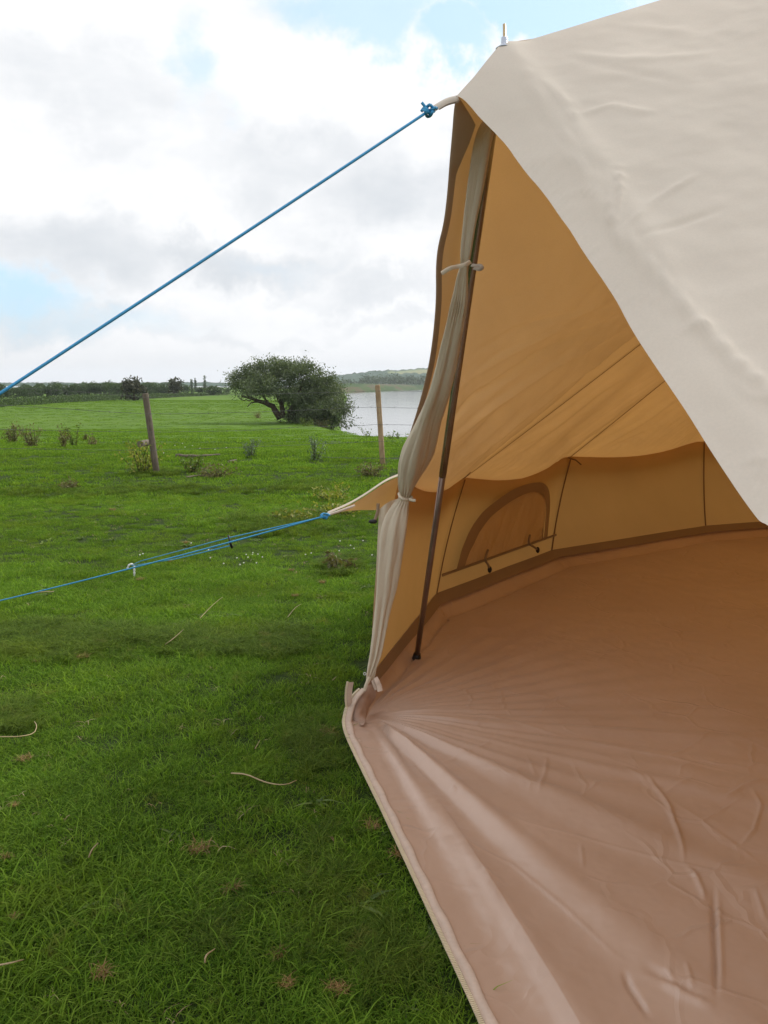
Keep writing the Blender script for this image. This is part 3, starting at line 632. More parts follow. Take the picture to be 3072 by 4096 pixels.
for i, (px, py) in enumerate([(60, 3245), (100, 3055), (925, 3580), (1148, 3968), (1120, 3850), (1305, 2950), (1440, 3035), (1490, 3330), (1600, 3440), (1165, 2290), (1090, 2610), (700, 2570), (150, 2660), (330, 2640), (400, 3930), (1340, 3980), (30, 3450),
                              (790, 3420), (60, 3700), (1255, 2050), (745, 2180), (1180, 2395), (680, 2255), (450, 2045), (880, 2080), (560, 2330), (1290, 2340), (1370, 3990)]):
    j = i % 2; o = d0[j] if not us[j] else d0[j].copy()
    if us[j]: COL.objects.link(o)
    us[j] = 1; q = gz(px, py); o.location = (q[0], q[1], q[2] + .012); o.rotation_euler = (0, 0, i * 1.7); s = .8 + .35 * (i % 3) if py > 2900 else 1.1 + .3 * (i % 3); o.scale = (s * .42, s * .42, s * .45)
    tag(o, 'small red-brown tuft of dead rush in the lawn', 'dead tuft', 'dead brown tufts in the lawn')
def stem(pxs, r, lab, lift=.03, mat='straw'):
    P = smoothc([ground_at(a, b_, lift + (.015 if i % 2 else 0)) for i, (a, b_) in enumerate(pxs)], 18, 2); P[:, 2] += height(P[:, 0], P[:, 1]); mb = MB(); mb.tube(P, np.linspace(r, r * .5, 18), 5); o = mb.build('dry_stem', M[mat]); set_rnd(o, np.full(len(o.data.vertices), .8)); tag(o, lab, 'dry stem')
stem([(925, 3093), (985, 3095), (1060, 3130), (1140, 3140), (1185, 3118)], .0022, 'long curved straw stem lying on the lawn beside the groundsheet')
stem([(0, 2945), (80, 2945), (140, 2932), (148, 2900), (138, 2885)], .0018, 'bent straw stem at the left edge of the lawn')
stem([(0, 3860), (50, 3850), (95, 3838)], .002, 'short straw at the bottom left corner of the lawn')
stem([(355, 3430), (365, 3400), (392, 3372)], .002, 'short hooked straw in the middle of the lawn')
stem([(820, 3850), (822, 3820), (860, 3795)], .002, 'bent straw with a brown foot near the bottom of the lawn')
stem([(100, 2385), (170, 2372), (215, 2370)], .0035, 'pale twig below the lower blue rope')
stem([(660, 2585), (690, 2565), (735, 2525)], .0018, 'pale dead grass stalk in the rough strip')
stem([(1150, 2470), (1180, 2430), (1205, 2415)], .0012, 'pale seed stalk right of the rough strip')
stem([(1330, 2715), (1345, 2700)], .0015, 'tiny straw by the zip corner')
stem([(800, 2480), (850, 2425), (890, 2390)], .0012, 'thin green seed stalk leaning right below the ropes', .08)
stem([(1020, 2995), (1040, 2960)], .0015, 'short upright straw left of the groundsheet', .04)

# driftwood by the fence
def branch(pxs, r0, r1, lab, name='fallen_branch'):
    P = np.array([gz(a, b_) for a, b_ in pxs]); P = smoothc(P, 12, 2); P[:, 2] += r0 * .9; mb = MB(); mb.tube(P, np.linspace(r0, r1, 12) * (1 + .15 * np.sin(np.arange(12) * 2)), 8); o = mb.build(name, M['wood_grey']); tag(o, lab, 'branch')
branch([(705, 1832), (790, 1834), (880, 1826)], .030, .012, 'long grey piece of driftwood lying right of the grey post', 'driftwood')
branch([(745, 1914), (790, 1906), (845, 1907)], .012, .006, 'thin pale stick in front of the driftwood'); branch([(916, 1852), (945, 1846)], .018, .012, 'short grey stick left of the pale thistle')
mb = MB(); q = gz(590, 1800); q1 = q + np.array([-.10, .06, .0]); mb.tube([q1 + [0, -.12, .10], q1 + [0, .3, .10]], [.055, .055], 16); o = mb.build('sawn_log', M['wood_grey'], smooth=False); tag(o, 'short sawn log end showing behind the grey post', 'log')

# ================================================================== FENCE
PA = gz(627, 1896); PB = gz(1531, 1860)
pa_top = at(581, 1572, PA[1] / _c * 1.0 + .05); pb_top = at(1510, 1537, PB[1] / _c * 1.0)
PA_t = np.array([PA[0] - .13, PA[1], 0]); 
def fit_top(px, py, Y): # point on that pixel's ray at distance Y
    v = (py - 2048) / FPX; t = Y / (_c - v * _s); return at(px, py, t)
A1 = fit_top(581, 1574, PA[1] + .05); B1 = fit_top(1510, 1539, PB[1])
step = PB - PA; P0 = PA - step * 1.0; P3 = PB + step * 1.0
fence = empty('wire_fence', (float(PA[0]), float(PA[1]), float(PA[2]))); tag(fence, 'barbed wire fence on round wooden posts across the field', 'fence')
def post(a, b_, r, mat, lab=None):
    a = np.array(a, float); b_ = np.array(b_, float); d = b_ - a; a = a - d * .12; P = [a + d * 1.12 * t for t in (0, .3, .6, .9, .985, 1.0)]
    mb = MB(); mb.tube(P, [r * 1.05, r * 1.02, r, r, r * .97, r * .86], 18); o = mb.build('post', mat, fence)
    if lab: o['label'] = lab
post(PA, A1, .036, M['wood_grey'], 'grey weathered leaning post'); post(PB, B1, .034, M['wood_tan'], 'tan newer upright post')
post([P0[0], P0[1], height(P0[0], P0[1])], [P0[0] - .1, P0[1], .95], .036, M['wood_grey']); post([P3[0], P3[1], height(P3[0], P3[1])], [P3[0], P3[1], 1.0], .036, M['wood_grey'])
wires = [[(-560, 1530), (12, 1549), (241, 1561), (567, 1588), (603, 1591), (772, 1585), (1000, 1576), (1089, 1575), (1354, 1570), (1510, 1563), (1700, 1566), (2300, 1575)],
         [(-560, 1590), (0, 1621), (241, 1633), (422, 1648), (590, 1656), (802, 1654), (1000, 1648), (1089, 1646), (1300, 1637), (1463, 1629), (1515, 1629), (1680, 1633), (2300, 1640)],
         [(-560, 1705), (0, 1718), (301, 1725), (598, 1729), (850, 1726), (1067, 1719), (1175, 1708), (1447, 1703), (1518, 1697), (1664, 1701), (2300, 1700)],
         [(-560, 1790), (0, 1793), (362, 1800), (610, 1801), (850, 1794), (1175, 1781), (1523, 1765), (1637, 1763), (2300, 1755)],
         [(1279, 1827), (1371, 1832), (1527, 1833), (1610, 1833), (2300, 1830)]]
for wi, pl in enumerate(wires):
    pts = []
    for (px, py) in pl:
        ra = (px - 1536) / FPX; # intersect the fence plane through PA and PB, a little in front of the posts
        n2 = np.array([step[1], -step[0]]); q0 = np.array([PA[0], PA[1] - .04]); d1 = at(px, py, 1.0); t = (n2 @ q0) / (n2 @ d1[:2]); pts.append(at(px, py, t))
    P = smoothc(pts, 240, 2); mb = MB(); gg = np.random.default_rng(wi); ph = np.linspace(0, 260, 240)
    P2 = P + .006 * np.stack([np.zeros(240), np.zeros(240), vnoise(ph * .25, ph * 0 + wi, 3)], -1)
    mb.tube(P2, .0020, 5); ii = range(4, 236, 3)
    for i in ii:
        c = P2[i]; 
        for q in range(3): d = gg.normal(size=3); d /= np.linalg.norm(d); mb.tube([c - d * .009, c + d * .009], .0016, 4)
    o = mb.build('wire', M['wire'], fence)
# loose curled wire left of the grey post
P = [];
for i in range(46):
    t = i / 45; px = 110 + 210 * t + 14 * math.sin(t * 21); py = 1565 + 12 * t + 9 * math.cos(t * 23); n2 = np.array([step[1], -step[0]]); d1 = at(px, py, 1.0); P.append(at(px, py, (n2 @ np.array([PA[0], PA[1] - .05 + .03 * math.sin(t * 30)])) / (n2 @ d1[:2])))
mb = MB(); mb.tube(smoothc(P, 130, 2), .0015, 4); o = mb.build('loose_wire', M['wire'], fence)
# ================================================================== TENT
tent = empty('bell_tent', (3.5, 2.5, 0)); tag(tent, 'large cream canvas bell tent with door tied open over a brown groundsheet', 'tent')
def tgrid(name, P, mat, parent=tent, closed=False):
    return mesh_obj(name, local(parent, P.reshape(-1, 3)), grid_faces(P.shape[0], P.shape[1], closed), mat, parent)
APEX = np.array([3.5, 2.5, 3.4])
pole_base = ground_at(1665, 2640, .005)
S = at(2018, 165, 1.70); T = at(1827, 383, 1.65)
E0 = at(1603, 1960, 2.76); Ek = [E0, at(1856, 1910, 3.9), at(2280, 1827, 4.85), at(2815, 1767, 5.6)]
W0 = at(1480, 2745, 2.52); Wk = [np.array([-.035, 2.56, .09]), ground_at(1742, 2376, .09), ground_at(2203, 2202, .09), ground_at(2820, 2104, .09)]
degs = [89.5, 67, 44.5, 22, -.5, -23, -45.5, -68, -90.5, -113]
for d in degs: Ek.append(on(d, RT + .06, .63)); Wk.append(on(d, RT, .09))
ER = np.array([.80, -.12, .66]); Ek.append(ER); Wk.append(np.array([.70, -.22, .09]))
nE = len(Ek)
Q = ground_at(1465, 2862, .002)
Fk = []
for i, p in enumerate(Wk):
    c = np.array([CT[0], CT[1], 0.0]); d = c - p; d[2] = 0; d /= np.linalg.norm(d); Fk.append(np.array([p[0], p[1], 0.0]) + d * .13)
Fk[0] = np.array([Q[0] + .0, Q[1], 0.0]); Fk[1] = ground_at(1797, 2492, 0); Fk[-1] = np.array([.76, -.05, 0])

# --- roof
top_px = [(1827, 383, 1.65), (1880, 328, 1.655), (1940, 250, 1.67), (1990, 190, 1.69), (2018, 160, 1.70), (2060, 166, 1.702), (2110, 162, 1.704), (2180, 140, 1.708), (2280, 110, 1.715), (2420, 66, 1.73), (2650, -2, 1.76)]
top_c = [at(*q) for q in top_px]
tail = [top_c[-1] + (APEX - top_c[-1]) * f + np.array([0, 0, -.12 * 4 * (f * .85 + .15) * (1 - f) * (1 - .2)]) * min(1, f * 6) for f in (.15, .35, .6, .8, 1.0)]
TOP = smoothc(np.array(top_c + tail), 220, 2)
ledge_px = [(1827, 383), (1817, 430), (1811, 520), (1800, 640), (1790, 780), (1775, 900), (1752, 985), (1744, 1070), (1746, 1180), (1738, 1300), (1722, 1430), (1697, 1545), (1668, 1650), (1635, 1750), (1612, 1830), (1600, 1905)]
def by_inv(pxs, t0, t1):
    P = np.array(pxs, float); d = np.r_[0, np.cumsum(np.hypot(*np.diff(P, axis=0).T))]; f = d / d[-1]; t = 1 / ((1 - f) / t0 + f / t1); return np.array([at(a, b_, c) for (a, b_), c in zip(P, t)])
LED = smoothc(by_inv(ledge_px, 1.65, 2.74), 90, 2)
redge_px = [(1827, 383), (1853, 395), (1886, 430), (1915, 467), (1973, 525), (2031, 587), (2064, 637), (2113, 703), (2151, 744), (2196, 802), (2246, 877), (2279, 918), (2328, 1001), (2403, 1108), (2469, 1207), (2510, 1290), (2560, 1373), (2643, 1497), (2749, 1652), (2820, 1768), (2891, 1878), (2982, 2014), (3072, 2130)]
RED0 = by_inv(redge_px, 1.65, 1.0)
RED = smoothc(np.vstack([RED0, ER[None]]), 260, 2)
def roof_door(top, bot0, bot1, edge, nu, nw, umap):
    us = np.linspace(0, 1, nu) ** 1.35; ws = np.linspace(0, 1, nw)
    d = np.linspace(0, 1, len(top)); eu = np.stack([np.interp(us ** umap, d, top[:, k_]) for k_ in range(3)], -1)
    bot = bot0[None] + (bot1 - bot0)[None] * us[:, None]
    P = eu[:, None] * (1 - ws)[None, :, None] + bot[:, None] * ws[None, :, None]
    ed = np.stack([np.interp(ws, np.linspace(0, 1, len(edge)), edge[:, k_]) for k_ in range(3)], -1)
    st = edge[0][None] * (1 - ws)[:, None] + bot0[None] * ws[:, None]
    P += ((1 - us) ** 3)[:, None, None] * (ed - st)[None]
    P[:, :, 2] -= (.05 * us[:, None] * 4 * ws[None] * (1 - ws)[None])
    return P, us, ws
def fan(P, corner, amp, k_, reach, ax):     # small pleats radiating from a pulled corner
    r = np.linalg.norm(P - corner, axis=-1); d = (P - corner) / (r[..., None] + 1e-6); an = np.arctan2(d @ np.cross(ax, [0, 0, 1.0]), d @ ax)
    return amp * (np.sin(an * k_ + 1.3 * np.sin(an * 5)) * .7 + .5 * np.sin(an * k_ * 1.83 + 1)) * np.exp(-r / reach) * np.minimum(1, r / .12)
def panel(a, b_, k_, nu=60, nw=90, dip=.025):
    s = np.linspace(0, 1, nu); wq = np.linspace(0, 1, nw); bot = a[None] + (b_ - a)[None] * s[:, None]; bot = bot.copy(); bot[:, 2] -= dip * 4 * s * (1 - s) * (1 + .5 * np.sin(s * 3.1))
    P = APEX[None, None] * (1 - wq)[None, :, None] + bot[:, None] * wq[None, :, None]; P = P.copy()
    sag = .05 * 4 * wq * (1 - wq); P[:, :, 2] -= sag[None]
    n = normals(P); n *= np.sign(n[nu // 2, nw // 2, 2]) * 1.0
    disp = -(.10 * 4 * s * (1 - s))[:, None] * (wq * 1.0)[None] * (1 - .6 * wq[None] ** 4)
    disp = disp + .012 * fbm(s[:, None] * 9 + wq[None] * .4, wq[None] * 1.2 + s[:, None] * 0 + k_, 4, k_) * (4 * s * (1 - s))[:, None] * np.minimum(1, wq * 2)[None]
    xs_ = (1 - s) / .10; disp = disp + (.050 * xs_ * np.exp(1 - xs_))[:, None] * (.25 + .75 * wq)[None]
    disp = disp + fan(P, a, .006, 34, .5, APEX - a) + fan(P, b_, .006, 38, .55, APEX - b_)
    env = (np.minimum(1, s * 25) * np.minimum(1, (1 - s) * 25))[:, None] * np.minimum(1, (1 - wq) * 20 + .25)[None]
    return P + n * (disp * env)[..., None]
def overhang(rim, out0, out1=None, n=8, drop=.075, outw=.10):   # eave strip below the roof-wall join
    cdir = rim - np.array([CT[0], CT[1], 0]); cdir[:, 2] = 0; cdir /= np.linalg.norm(cdir, axis=1)[:, None]
    t = np.linspace(0, 1, n)[None, :, None]; return rim[:, None] + cdir[:, None] * outw * t - np.array([0, 0, drop]) * t
rv, rf, off = [], [], 0
def addg(P):
    global off
    rv.append(P.reshape(-1, 3)); rf.append(grid_faces(P.shape[0], P.shape[1], off=off)); off += P.shape[0] * P.shape[1]
# left door panel
PL, us, ws = roof_door(TOP, E0, Ek[1], LED, 170, 150, .62)
n = normals(PL); n *= np.sign((n[80, 75] @ (APEX - np.array([0, 0, 3]) - PL[80, 75]))) * -1      # outwards
env = np.minimum(1, us * 8)[:, None] * np.minimum(1, (1 - us) * 14)[:, None] * np.minimum(1, ws * 8)[None] * np.minimum(1, (1 - ws) * 30 + .15)[None]
disp = .007 * fbm(us[:, None] * 10 + ws[None] * 1.2, ws[None] * 1.3 + us[:, None], 4, 3) - .03 * (4 * us * (1 - us))[:, None] * ws[None]
disp = disp + fan(PL, Ek[1], .005, 34, .7, APEX - Ek[1]) * (1 - ws ** 8)[None] + fan(PL, E0, .004, 30, .4, S - E0) * (1 - ws ** 8)[None]
qx = seen(PL)
for pl, wd, am in [([(1740, 1720), (1900, 1580), (2160, 1400), (2500, 1230)], 11, .006), ([(1770, 1770), (1950, 1610), (2200, 1440), (2520, 1270)], 9, -.005), ([(1790, 1810), (2000, 1630), (2250, 1450), (2540, 1290)], 15, .008), ([(1830, 1830), (2060, 1640), (2300, 1470), (2560, 1310)], 9, -.006),
                   ([(1850, 1860), (2080, 1665), (2320, 1490), (2580, 1340)], 12, .008), ([(1870, 1880), (2120, 1680), (2350, 1500)], 7, -.004), ([(1720, 1660), (1880, 1500), (2100, 1360), (2450, 1180)], 14, -.005), ([(1800, 1560), (1980, 1420), (2230, 1290), (2460, 1200)], 9, .004),
                   ([(1850, 1440), (2050, 1320), (2300, 1230)], 10, .003), ([(1890, 1230), (2040, 1180), (2200, 1130)], 8, .0025), ([(1930, 1090), (2100, 1010), (2250, 960)], 9, -.0025), ([(1960, 960), (2100, 870)], 9, .002), ([(1760, 1740), (1840, 1640), (1930, 1540)], 6, .003)]:
    disp = disp + ridge(qx, pl, wd, am * 3.3)
xs_ = (1 - us) / .10; disp = disp + (.054 * xs_ * np.exp(1 - xs_))[:, None] * (.25 + .75 * ws)[None]
PL = PL + n * (disp * env)[..., None]
rim = PL[:, -1]; dipv = .040 * 4 * us * (1 - us); PL[:, :, 2] -= (dipv[:, None] * (ws ** 6)[None]); rim = PL[:, -1].copy()
addg(PL)
# its eave, drawn out to the guy corner
G = at(1312, 2058, 2.62); OH = overhang(rim, None, n=10)
cur = smoothc([LED[-1], at(1545, 1925, 2.70), at(1480, 1972, 2.67), at(1400, 2022, 2.64), G], 10, 2)
for j in range(10):
    pull = np.exp(-(us / .16) ** 1.1)[:, None]
    OH[:, j] = OH[:, j] * (1 - pull) + pull * (cur[j][None] + (OH[:, j] - OH[0:1, j]) * (1 - .75 * j / 9) )
OH[0] = cur; OH[:, 0] = rim; OH[0, 0] = PL[0, -1]
addg(OH)
for k_ in range(1, nE - 2):
    near = k_ <= 3; P = panel(Ek[k_], Ek[k_ + 1], k_, 110 if near else 26, 150 if near else 36, .038 if k_ == 1 else .024)
    if near:
        n = normals(P); n *= np.sign(n[20, 20, 2]); qx = seen(P); dd = 0
        for pl, wd, am in ([([(2020, 1760), (2300, 1520), (2540, 1320)], 34, .014), ([(2100, 1800), (2400, 1560), (2640, 1400)], 22, -.008), ([(2060, 1850), (2250, 1700), (2500, 1500)], 14, .006), ([(2180, 1850), (2420, 1650), (2620, 1480)], 30, .012)] if k_ == 1 else
                           [([(2330, 1800), (2480, 1690), (2640, 1560)], 10, .006), ([(2350, 1812), (2560, 1690), (2700, 1600)], 9, -.006), ([(2400, 1815), (2620, 1720)], 9, .005), ([(2320, 1790), (2450, 1660), (2600, 1520)], 16, .008)]): dd = dd + ridge(qx, pl, wd, am)
        P = P + n * (dd * 2.2 * np.minimum(1, np.linspace(0, 1, P.shape[0]) * 12)[:, None] * np.minimum(1, np.linspace(1, 0, P.shape[0]) * 12)[:, None])[..., None]
    addg(P); addg(overhang(P[:, -1], None, n=5))
    Ek_rim = P[:, -1]
    if k_ == 1: RIM1 = P[:, -1]
    if k_ == 2: RIM2 = P[:, -1]
    if k_ == 3: RIM3 = P[:, -1]
# right door panel (nearest the camera)
PR, us2, ws2 = roof_door(TOP, ER, Ek[nE - 2], RED, 460, 520, .62)
n = normals(PR); n *= np.sign(n[200, 250, 2])
qx = seen(PR); disp = .0025 * fbm(PR[..., 0] * 3.2, PR[..., 1] * 3.2 + PR[..., 2] * 2.5, 4, 8) * np.minimum(1, us2 * 6 + .1)[:, None]
disp = disp + .0010 * fbm(PR[..., 0] * 16, PR[..., 1] * 16 + PR[..., 2] * 12, 3, 18)
leg = [(2018, 165), (2110, 330), (2235, 520), (2330, 700), (2440, 880), (2560, 1020), (2720, 1210), (2900, 1400), (3072, 1570), (3300, 1800)]
disp = disp + ridge(qx, leg, 24, .0035, .10) + ridge(qx, [(a_ - 55, b_ + 45) for a_, b_ in leg[2:]], 40, -.002, .15)
disp = disp + ridge(qx, [(a_ + 14, b_ - 8) for a_, b_ in leg], 6, .0022, .02) - ridge(qx, [(a_ + 4, b_ - 2) for a_, b_ in leg], 4, .0012, .02)
for pl, wd, am in [(p_, w_, a_ * (.6 if w_ >= 20 else 1.25)) for p_, w_, a_ in [([(2425, 770), (2440, 850), (2462, 930), (2500, 1000)], 15, .018), ([(2415, 900), (2450, 930), (2475, 965)], 10, -.018), ([(2180, 620), (2300, 640), (2430, 740), (2470, 860)], 24, .010), ([(2130, 440), (2250, 560), (2380, 700)], 16, -.006),
                   ([(2070, 640), (2130, 665), (2200, 660)], 10, -.010), ([(2080, 560), (2150, 640), (2230, 670)], 12, .010), ([(2240, 700), (2225, 780), (2260, 860)], 9, -.009), ([(2230, 790), (2330, 760), (2420, 780)], 13, .010),
                   ([(2460, 940), (2620, 800), (2800, 690)], 22, .007), ([(2480, 960), (2700, 900), (2900, 830)], 24, -.006), ([(2470, 920), (2480, 760), (2470, 640)], 16, .008), ([(2280, 470), (2450, 420), (2650, 460)], 20, .006),
                   ([(2150, 300), (2280, 420), (2320, 520)], 18, .006), ([(2350, 980), (2420, 1020), (2400, 1060)], 14, .008), ([(2560, 1160), (2640, 1210), (2700, 1260)], 18, .007), ([(2700, 1330), (2790, 1290), (2860, 1310)], 24, .009),
                   ([(2900, 1500), (3000, 1580), (3072, 1600)], 26, .009), ([(2950, 1860), (3020, 1830), (3100, 1850)], 16, .008), ([(2990, 1900), (3050, 1930), (3110, 1925)], 12, -.008), ([(2200, 200), (2500, 240), (2900, 210)], 26, .004),
                   ([(2150, 180), (2400, 260), (2750, 330)], 26, -.004), ([(2400, 90), (2800, 130)], 30, .004), ([(2950, 1780), (2890, 1700), (2800, 1640)], 20, .007)]]:
    disp = disp + ridge(qx, pl, wd * .5, am * .40)
dE, fE, _ = polydist(qx, redge_px + [(3400, 2600)])
disp = disp + .0022 * np.sin(fE * 620 + 3 * np.sin(fE * 90)) * np.exp(-((dE - 26) / 20) ** 2) * (fE > .12)      # puckered hem stitching
disp = disp + .004 * np.exp(-((dE - 12) / 14) ** 2)
env = np.minimum(1, us2 * 60 + .12)[:, None] * np.minimum(1, ws2 * 14)[None]
PR = PR + n * (disp * 2.3 * env)[..., None]
addg(PR); addg(overhang(PR[:, -1], None, n=5))
rr_ = np.stack([cur + [0, 0, .003], cur + np.array([-.002, .002, .006]), cur + np.array([.0, .007, .009])], 1); tgrid('eave_hem', smoothc(rr_.reshape(10, 9), 40, 2).reshape(40, 3, 3), M['canvas'])
roof = mesh_obj('roof', local(tent, np.vstack(rv)), np.vstack(rf), M['canvas'], tent)

# stitched hem along the left door edge, doubled at the top
hw = np.interp(np.linspace(383, 1905, 90), [383, 420, 450, 500, 545, 590, 640, 900, 1905], [6, 60, 92, 72, 48, 30, 27, 24, 20])
pxs = seen(LED); rows = []
for i in range(90):
    t_ = LED[i][1] * _c - (LED[i][2] - CAMZ) * _s; rows.append([at(pxs[i][0] - 1.5 + hw[i] * f, pxs[i][1] + 6 * f * (hw[i] > 40), t_ - .006 + .012 * f) for f in np.linspace(0, 1, 7)])
tgrid('door_hem', np.array(rows), M['hem'])

# --- walls
def rimf(P): return np.stack([np.interp(np.linspace(0, 1, 60), np.linspace(0, 1, len(P)), P[:, k_]) for k_ in range(3)], -1)
wvs, wfs, woff = [], [], 0
rims = {0: PL[:, -1], 1: RIM1, 2: RIM2, 3: RIM3}
for k_ in range(nE - 1):
    a, b_ = Wk[k_], Wk[k_ + 1]; nn = 60 if k_ < 4 else 16; s = np.linspace(0, 1, nn)
    bot = a[None] + (b_ - a)[None] * s[:, None]
    if k_ in rims:
        r_ = rims[k_]; us_ = us if k_ == 0 else np.linspace(0, 1, len(r_)); top = np.stack([np.interp(s, us_, r_[:, j]) for j in range(3)], -1)
    elif k_ == nE - 2: top = PR[::-1, -1]; top = np.stack([np.interp(s, 1 - us2[::-1], top[:, j]) for j in range(3)], -1)
    else:
        top = Ek[k_][None] + (Ek[k_ + 1] - Ek[k_])[None] * s[:, None]; top = top.copy(); top[:, 2] -= .028 * 4 * s * (1 - s) * (1 + .5 * np.sin(s * 3.1))
    if k_ == nE - 1: continue
    wq = np.linspace(0, 1, 40); P = top[:, None] * (1 - wq)[None, :, None] + bot[:, None] * wq[None, :, None]; P = P.copy(); P[:, 0, 2] += .012
    cd = P - np.array([CT[0], CT[1], 0]); cd[..., 2] = 0; cd /= np.linalg.norm(cd, axis=-1)[..., None]
    P += cd * ((.018 * 4 * wq * (1 - wq))[None, :, None] + (.010 * fbm(s[:, None] * 4 + k_, wq[None] * 2, 3, k_) * (4 * s * (1 - s))[:, None] * (4 * wq * (1 - wq))[None])[..., None])
    wvs.append(P.reshape(-1, 3)); wfs.append(grid_faces(nn, 40, off=woff)); woff += nn * 40
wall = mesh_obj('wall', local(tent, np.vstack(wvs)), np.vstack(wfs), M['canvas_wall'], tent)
def inw(p, d): c = np.array([CT[0] - p[0], CT[1] - p[1], 0]); return p + c / np.linalg.norm(c) * d
for k_ in (1, 2, 3):
    q = [Ek[k_] + [0, 0, -.01], (Ek[k_] * .65 + Wk[k_] * .35), (Ek[k_] * .3 + Wk[k_] * .7), Wk[k_]]; P = smoothc([inw(p, -.004 if 0 < i < 3 else .006) for i, p in enumerate(q)], 24, 2); mb = MB(); mb.tube(P, .0042 if k_ > 1 else .003, 6); mb.build('wall_seam', M['seam'], tent)
for k_ in (1, 2, 3):
    tt = np.linspace(.25, 1, 60)[:, None]; P = APEX * (1 - tt) + Ek[k_] * tt; P[:, 2] -= (.05 * 4 * tt * (1 - tt))[:, 0]
    cdn = np.array([0, 0, -.004]); sdv = np.cross(APEX - Ek[k_], [0, 0, 1.0]); sdv /= np.linalg.norm(sdv)
    tgrid('roof_seam', np.stack([P - sdv * .007 + cdn, P + cdn * 1.6, P + sdv * .007 + cdn], 1), M['band'])
# mud flap strip at the foot of the wall
pts = []
for k_ in range(0, 6):
    for s_ in np.linspace(0, 1, 14, endpoint=False): pts.append((Wk[k_] * (1 - s_) + Wk[k_ + 1] * s_, Fk[k_] * (1 - s_) + Fk[k_ + 1] * s_))
rows = [[inw(a * (1 - f) + b_ * f + [0, 0, .004], .006 + .002 * math.sin(i * .8)) for f in (0, .12, .25, .38)] for i, (a, b_) in enumerate(pts)]
tgrid('mud_flap', np.array(rows), M['band'])
# little toggles at the eave corners
for k_, dv in ((1, (24, -22)), (2, (45, 32))):
    p = Ek[k_]; px = seen(p); t_ = p[1] * _c - (p[2] - CAMZ) * _s; mb = MB(); mb.tube([at(px[0] - 8, px[1] + 4, t_ - .03), at(px[0] + dv[0] * .5, px[1] + dv[1] * .4, t_ - .06), at(px[0] + dv[0], px[1] + dv[1], t_ - .05)], .004, 6); mb.build('eave_toggle', M['seam'], tent)

# --- window in the wall
pn = np.cross(Wk[2] - Wk[1], (Ek[1] + Ek[2]) / 2 - Wk[1]); pn /= np.linalg.norm(pn); pn *= np.sign(pn @ (np.array([CT[0], CT[1], .5]) - Wk[1]))
def onw(px, py, o_=.012):
    d = at(px, py, 1.0) - np.array([0, 0, CAMZ]); c0_ = np.array([0, 0, CAMZ]); t = pn @ (Wk[1] + pn * o_ - c0_) / (pn @ d); return c0_ + d * t
outer = [(1824, 2282), (1836, 2238), (1851, 2187), (1877, 2124), (1919, 2061), (1950, 2031), (1986, 2002), (2026, 1974), (2066, 1951), (2100, 1938), (2135, 1930), (2172, 1929), (2193, 1947), (2201, 1985), (2200, 2040), (2195, 2095), (2191, 2146)]
inner = [(1858, 2267), (1872, 2225), (1889, 2187), (1919, 2124), (1961, 2069), (1992, 2042), (2024, 2019), (2056, 1998), (2088, 1981), (2112, 1972), (2137, 1966), (2161, 1970), (2177, 1985), (2184, 2005), (2184, 2045), (2180, 2095), (2174, 2152)]
window = empty('window', tuple(onw(2000, 2150))); window.parent = tent; window.location = tuple(np.array(window.location) - np.array(tent.location))
bpy.context.view_layer.update()
def wlocal(P): return np.asarray(P, float).reshape(-1, 3) - onw(2000, 2150)
def wmesh(name, P, mat): return mesh_obj(name, wlocal(P), grid_faces(P.shape[0], P.shape[1]), mat, window)
oc = smoothc(np.array([onw(*q, .016) for q in outer]), 70, 2); ic = smoothc(np.array([onw(*q, .013) for q in inner]), 70, 2)
P = oc[:, None] * (1 - np.linspace(0, 1, 6))[None, :, None] + ic[:, None] * np.linspace(0, 1, 6)[None, :, None]; P = P + pn * (.0035 * fbm(np.arange(70)[:, None] * .35, np.arange(6)[None] * .5, 2, 4))[..., None]
wmesh('window_band', P, M['band'])
fl = smoothc(np.array([onw(*q, .010) for q in inner]), 90, 2); bl0, bl1 = onw(1850, 2272, .010), onw(2182, 2153, .010)
bl = bl0[None] + (bl1 - bl0)[None] * np.linspace(0, 1, 90)[:, None]; f = np.linspace(-.02, 1, 40)
P = fl[:, None] * (1 - f)[None, :, None] + bl[:, None] * f[None, :, None]; aa = np.linspace(0, 1, 90)[:, None]
P = P + pn * ((.010 * fbm(aa * 15 + f[None] * 2, f[None] * 1.4 + aa * 3, 3, 6) * np.minimum(1, f * 4 + .1)[None] - .004))[..., None]
wmesh('window_flap', P, M['winflap'])
mb = MB(); q0, q1 = onw(1769, 2301, .014), onw(2225, 2139, .014); rr = q1 - q0; rl = rr / np.linalg.norm(rr); upv = np.cross(pn, rl); Rm = np.stack([rl, upv, pn], 1)
mb.box((q0 + q1) / 2, (np.linalg.norm(rr) / 2, .0058, .002), Rm); mb.V = [wlocal(v) for v in mb.V]; mesh_obj('window_sill_strap', np.vstack(mb.V), mb.F, M['band'], window, smooth=False)
for (x0, y0, x1, y1, x2, y2) in [(1938, 2240, 1952, 2200, 1958, 2278), (2112, 2175, 2120, 2140, 2150, 2200)]:
    mb = MB(); mb.tube(smoothc([onw(x1, y1, .03), onw(x0, y0, .035), onw((x0 + x2) / 2 + 6, (y0 + y2) / 2, .045), onw(x2, y2, .035)], 12, 2), .006, 6); mb.V = [wlocal(v) for v in mb.V]; o = mesh_obj('window_tie', np.vstack(mb.V), mb.F, M['band'], window)
    mb = MB(); c = onw(x2 + 1, y2, .04); mb.ell(c, (.011, .009, .017), 6); mb.V = [wlocal(v) for v in mb.V]; mesh_obj('toggle', np.vstack(mb.V), mb.F, M['black'], window)

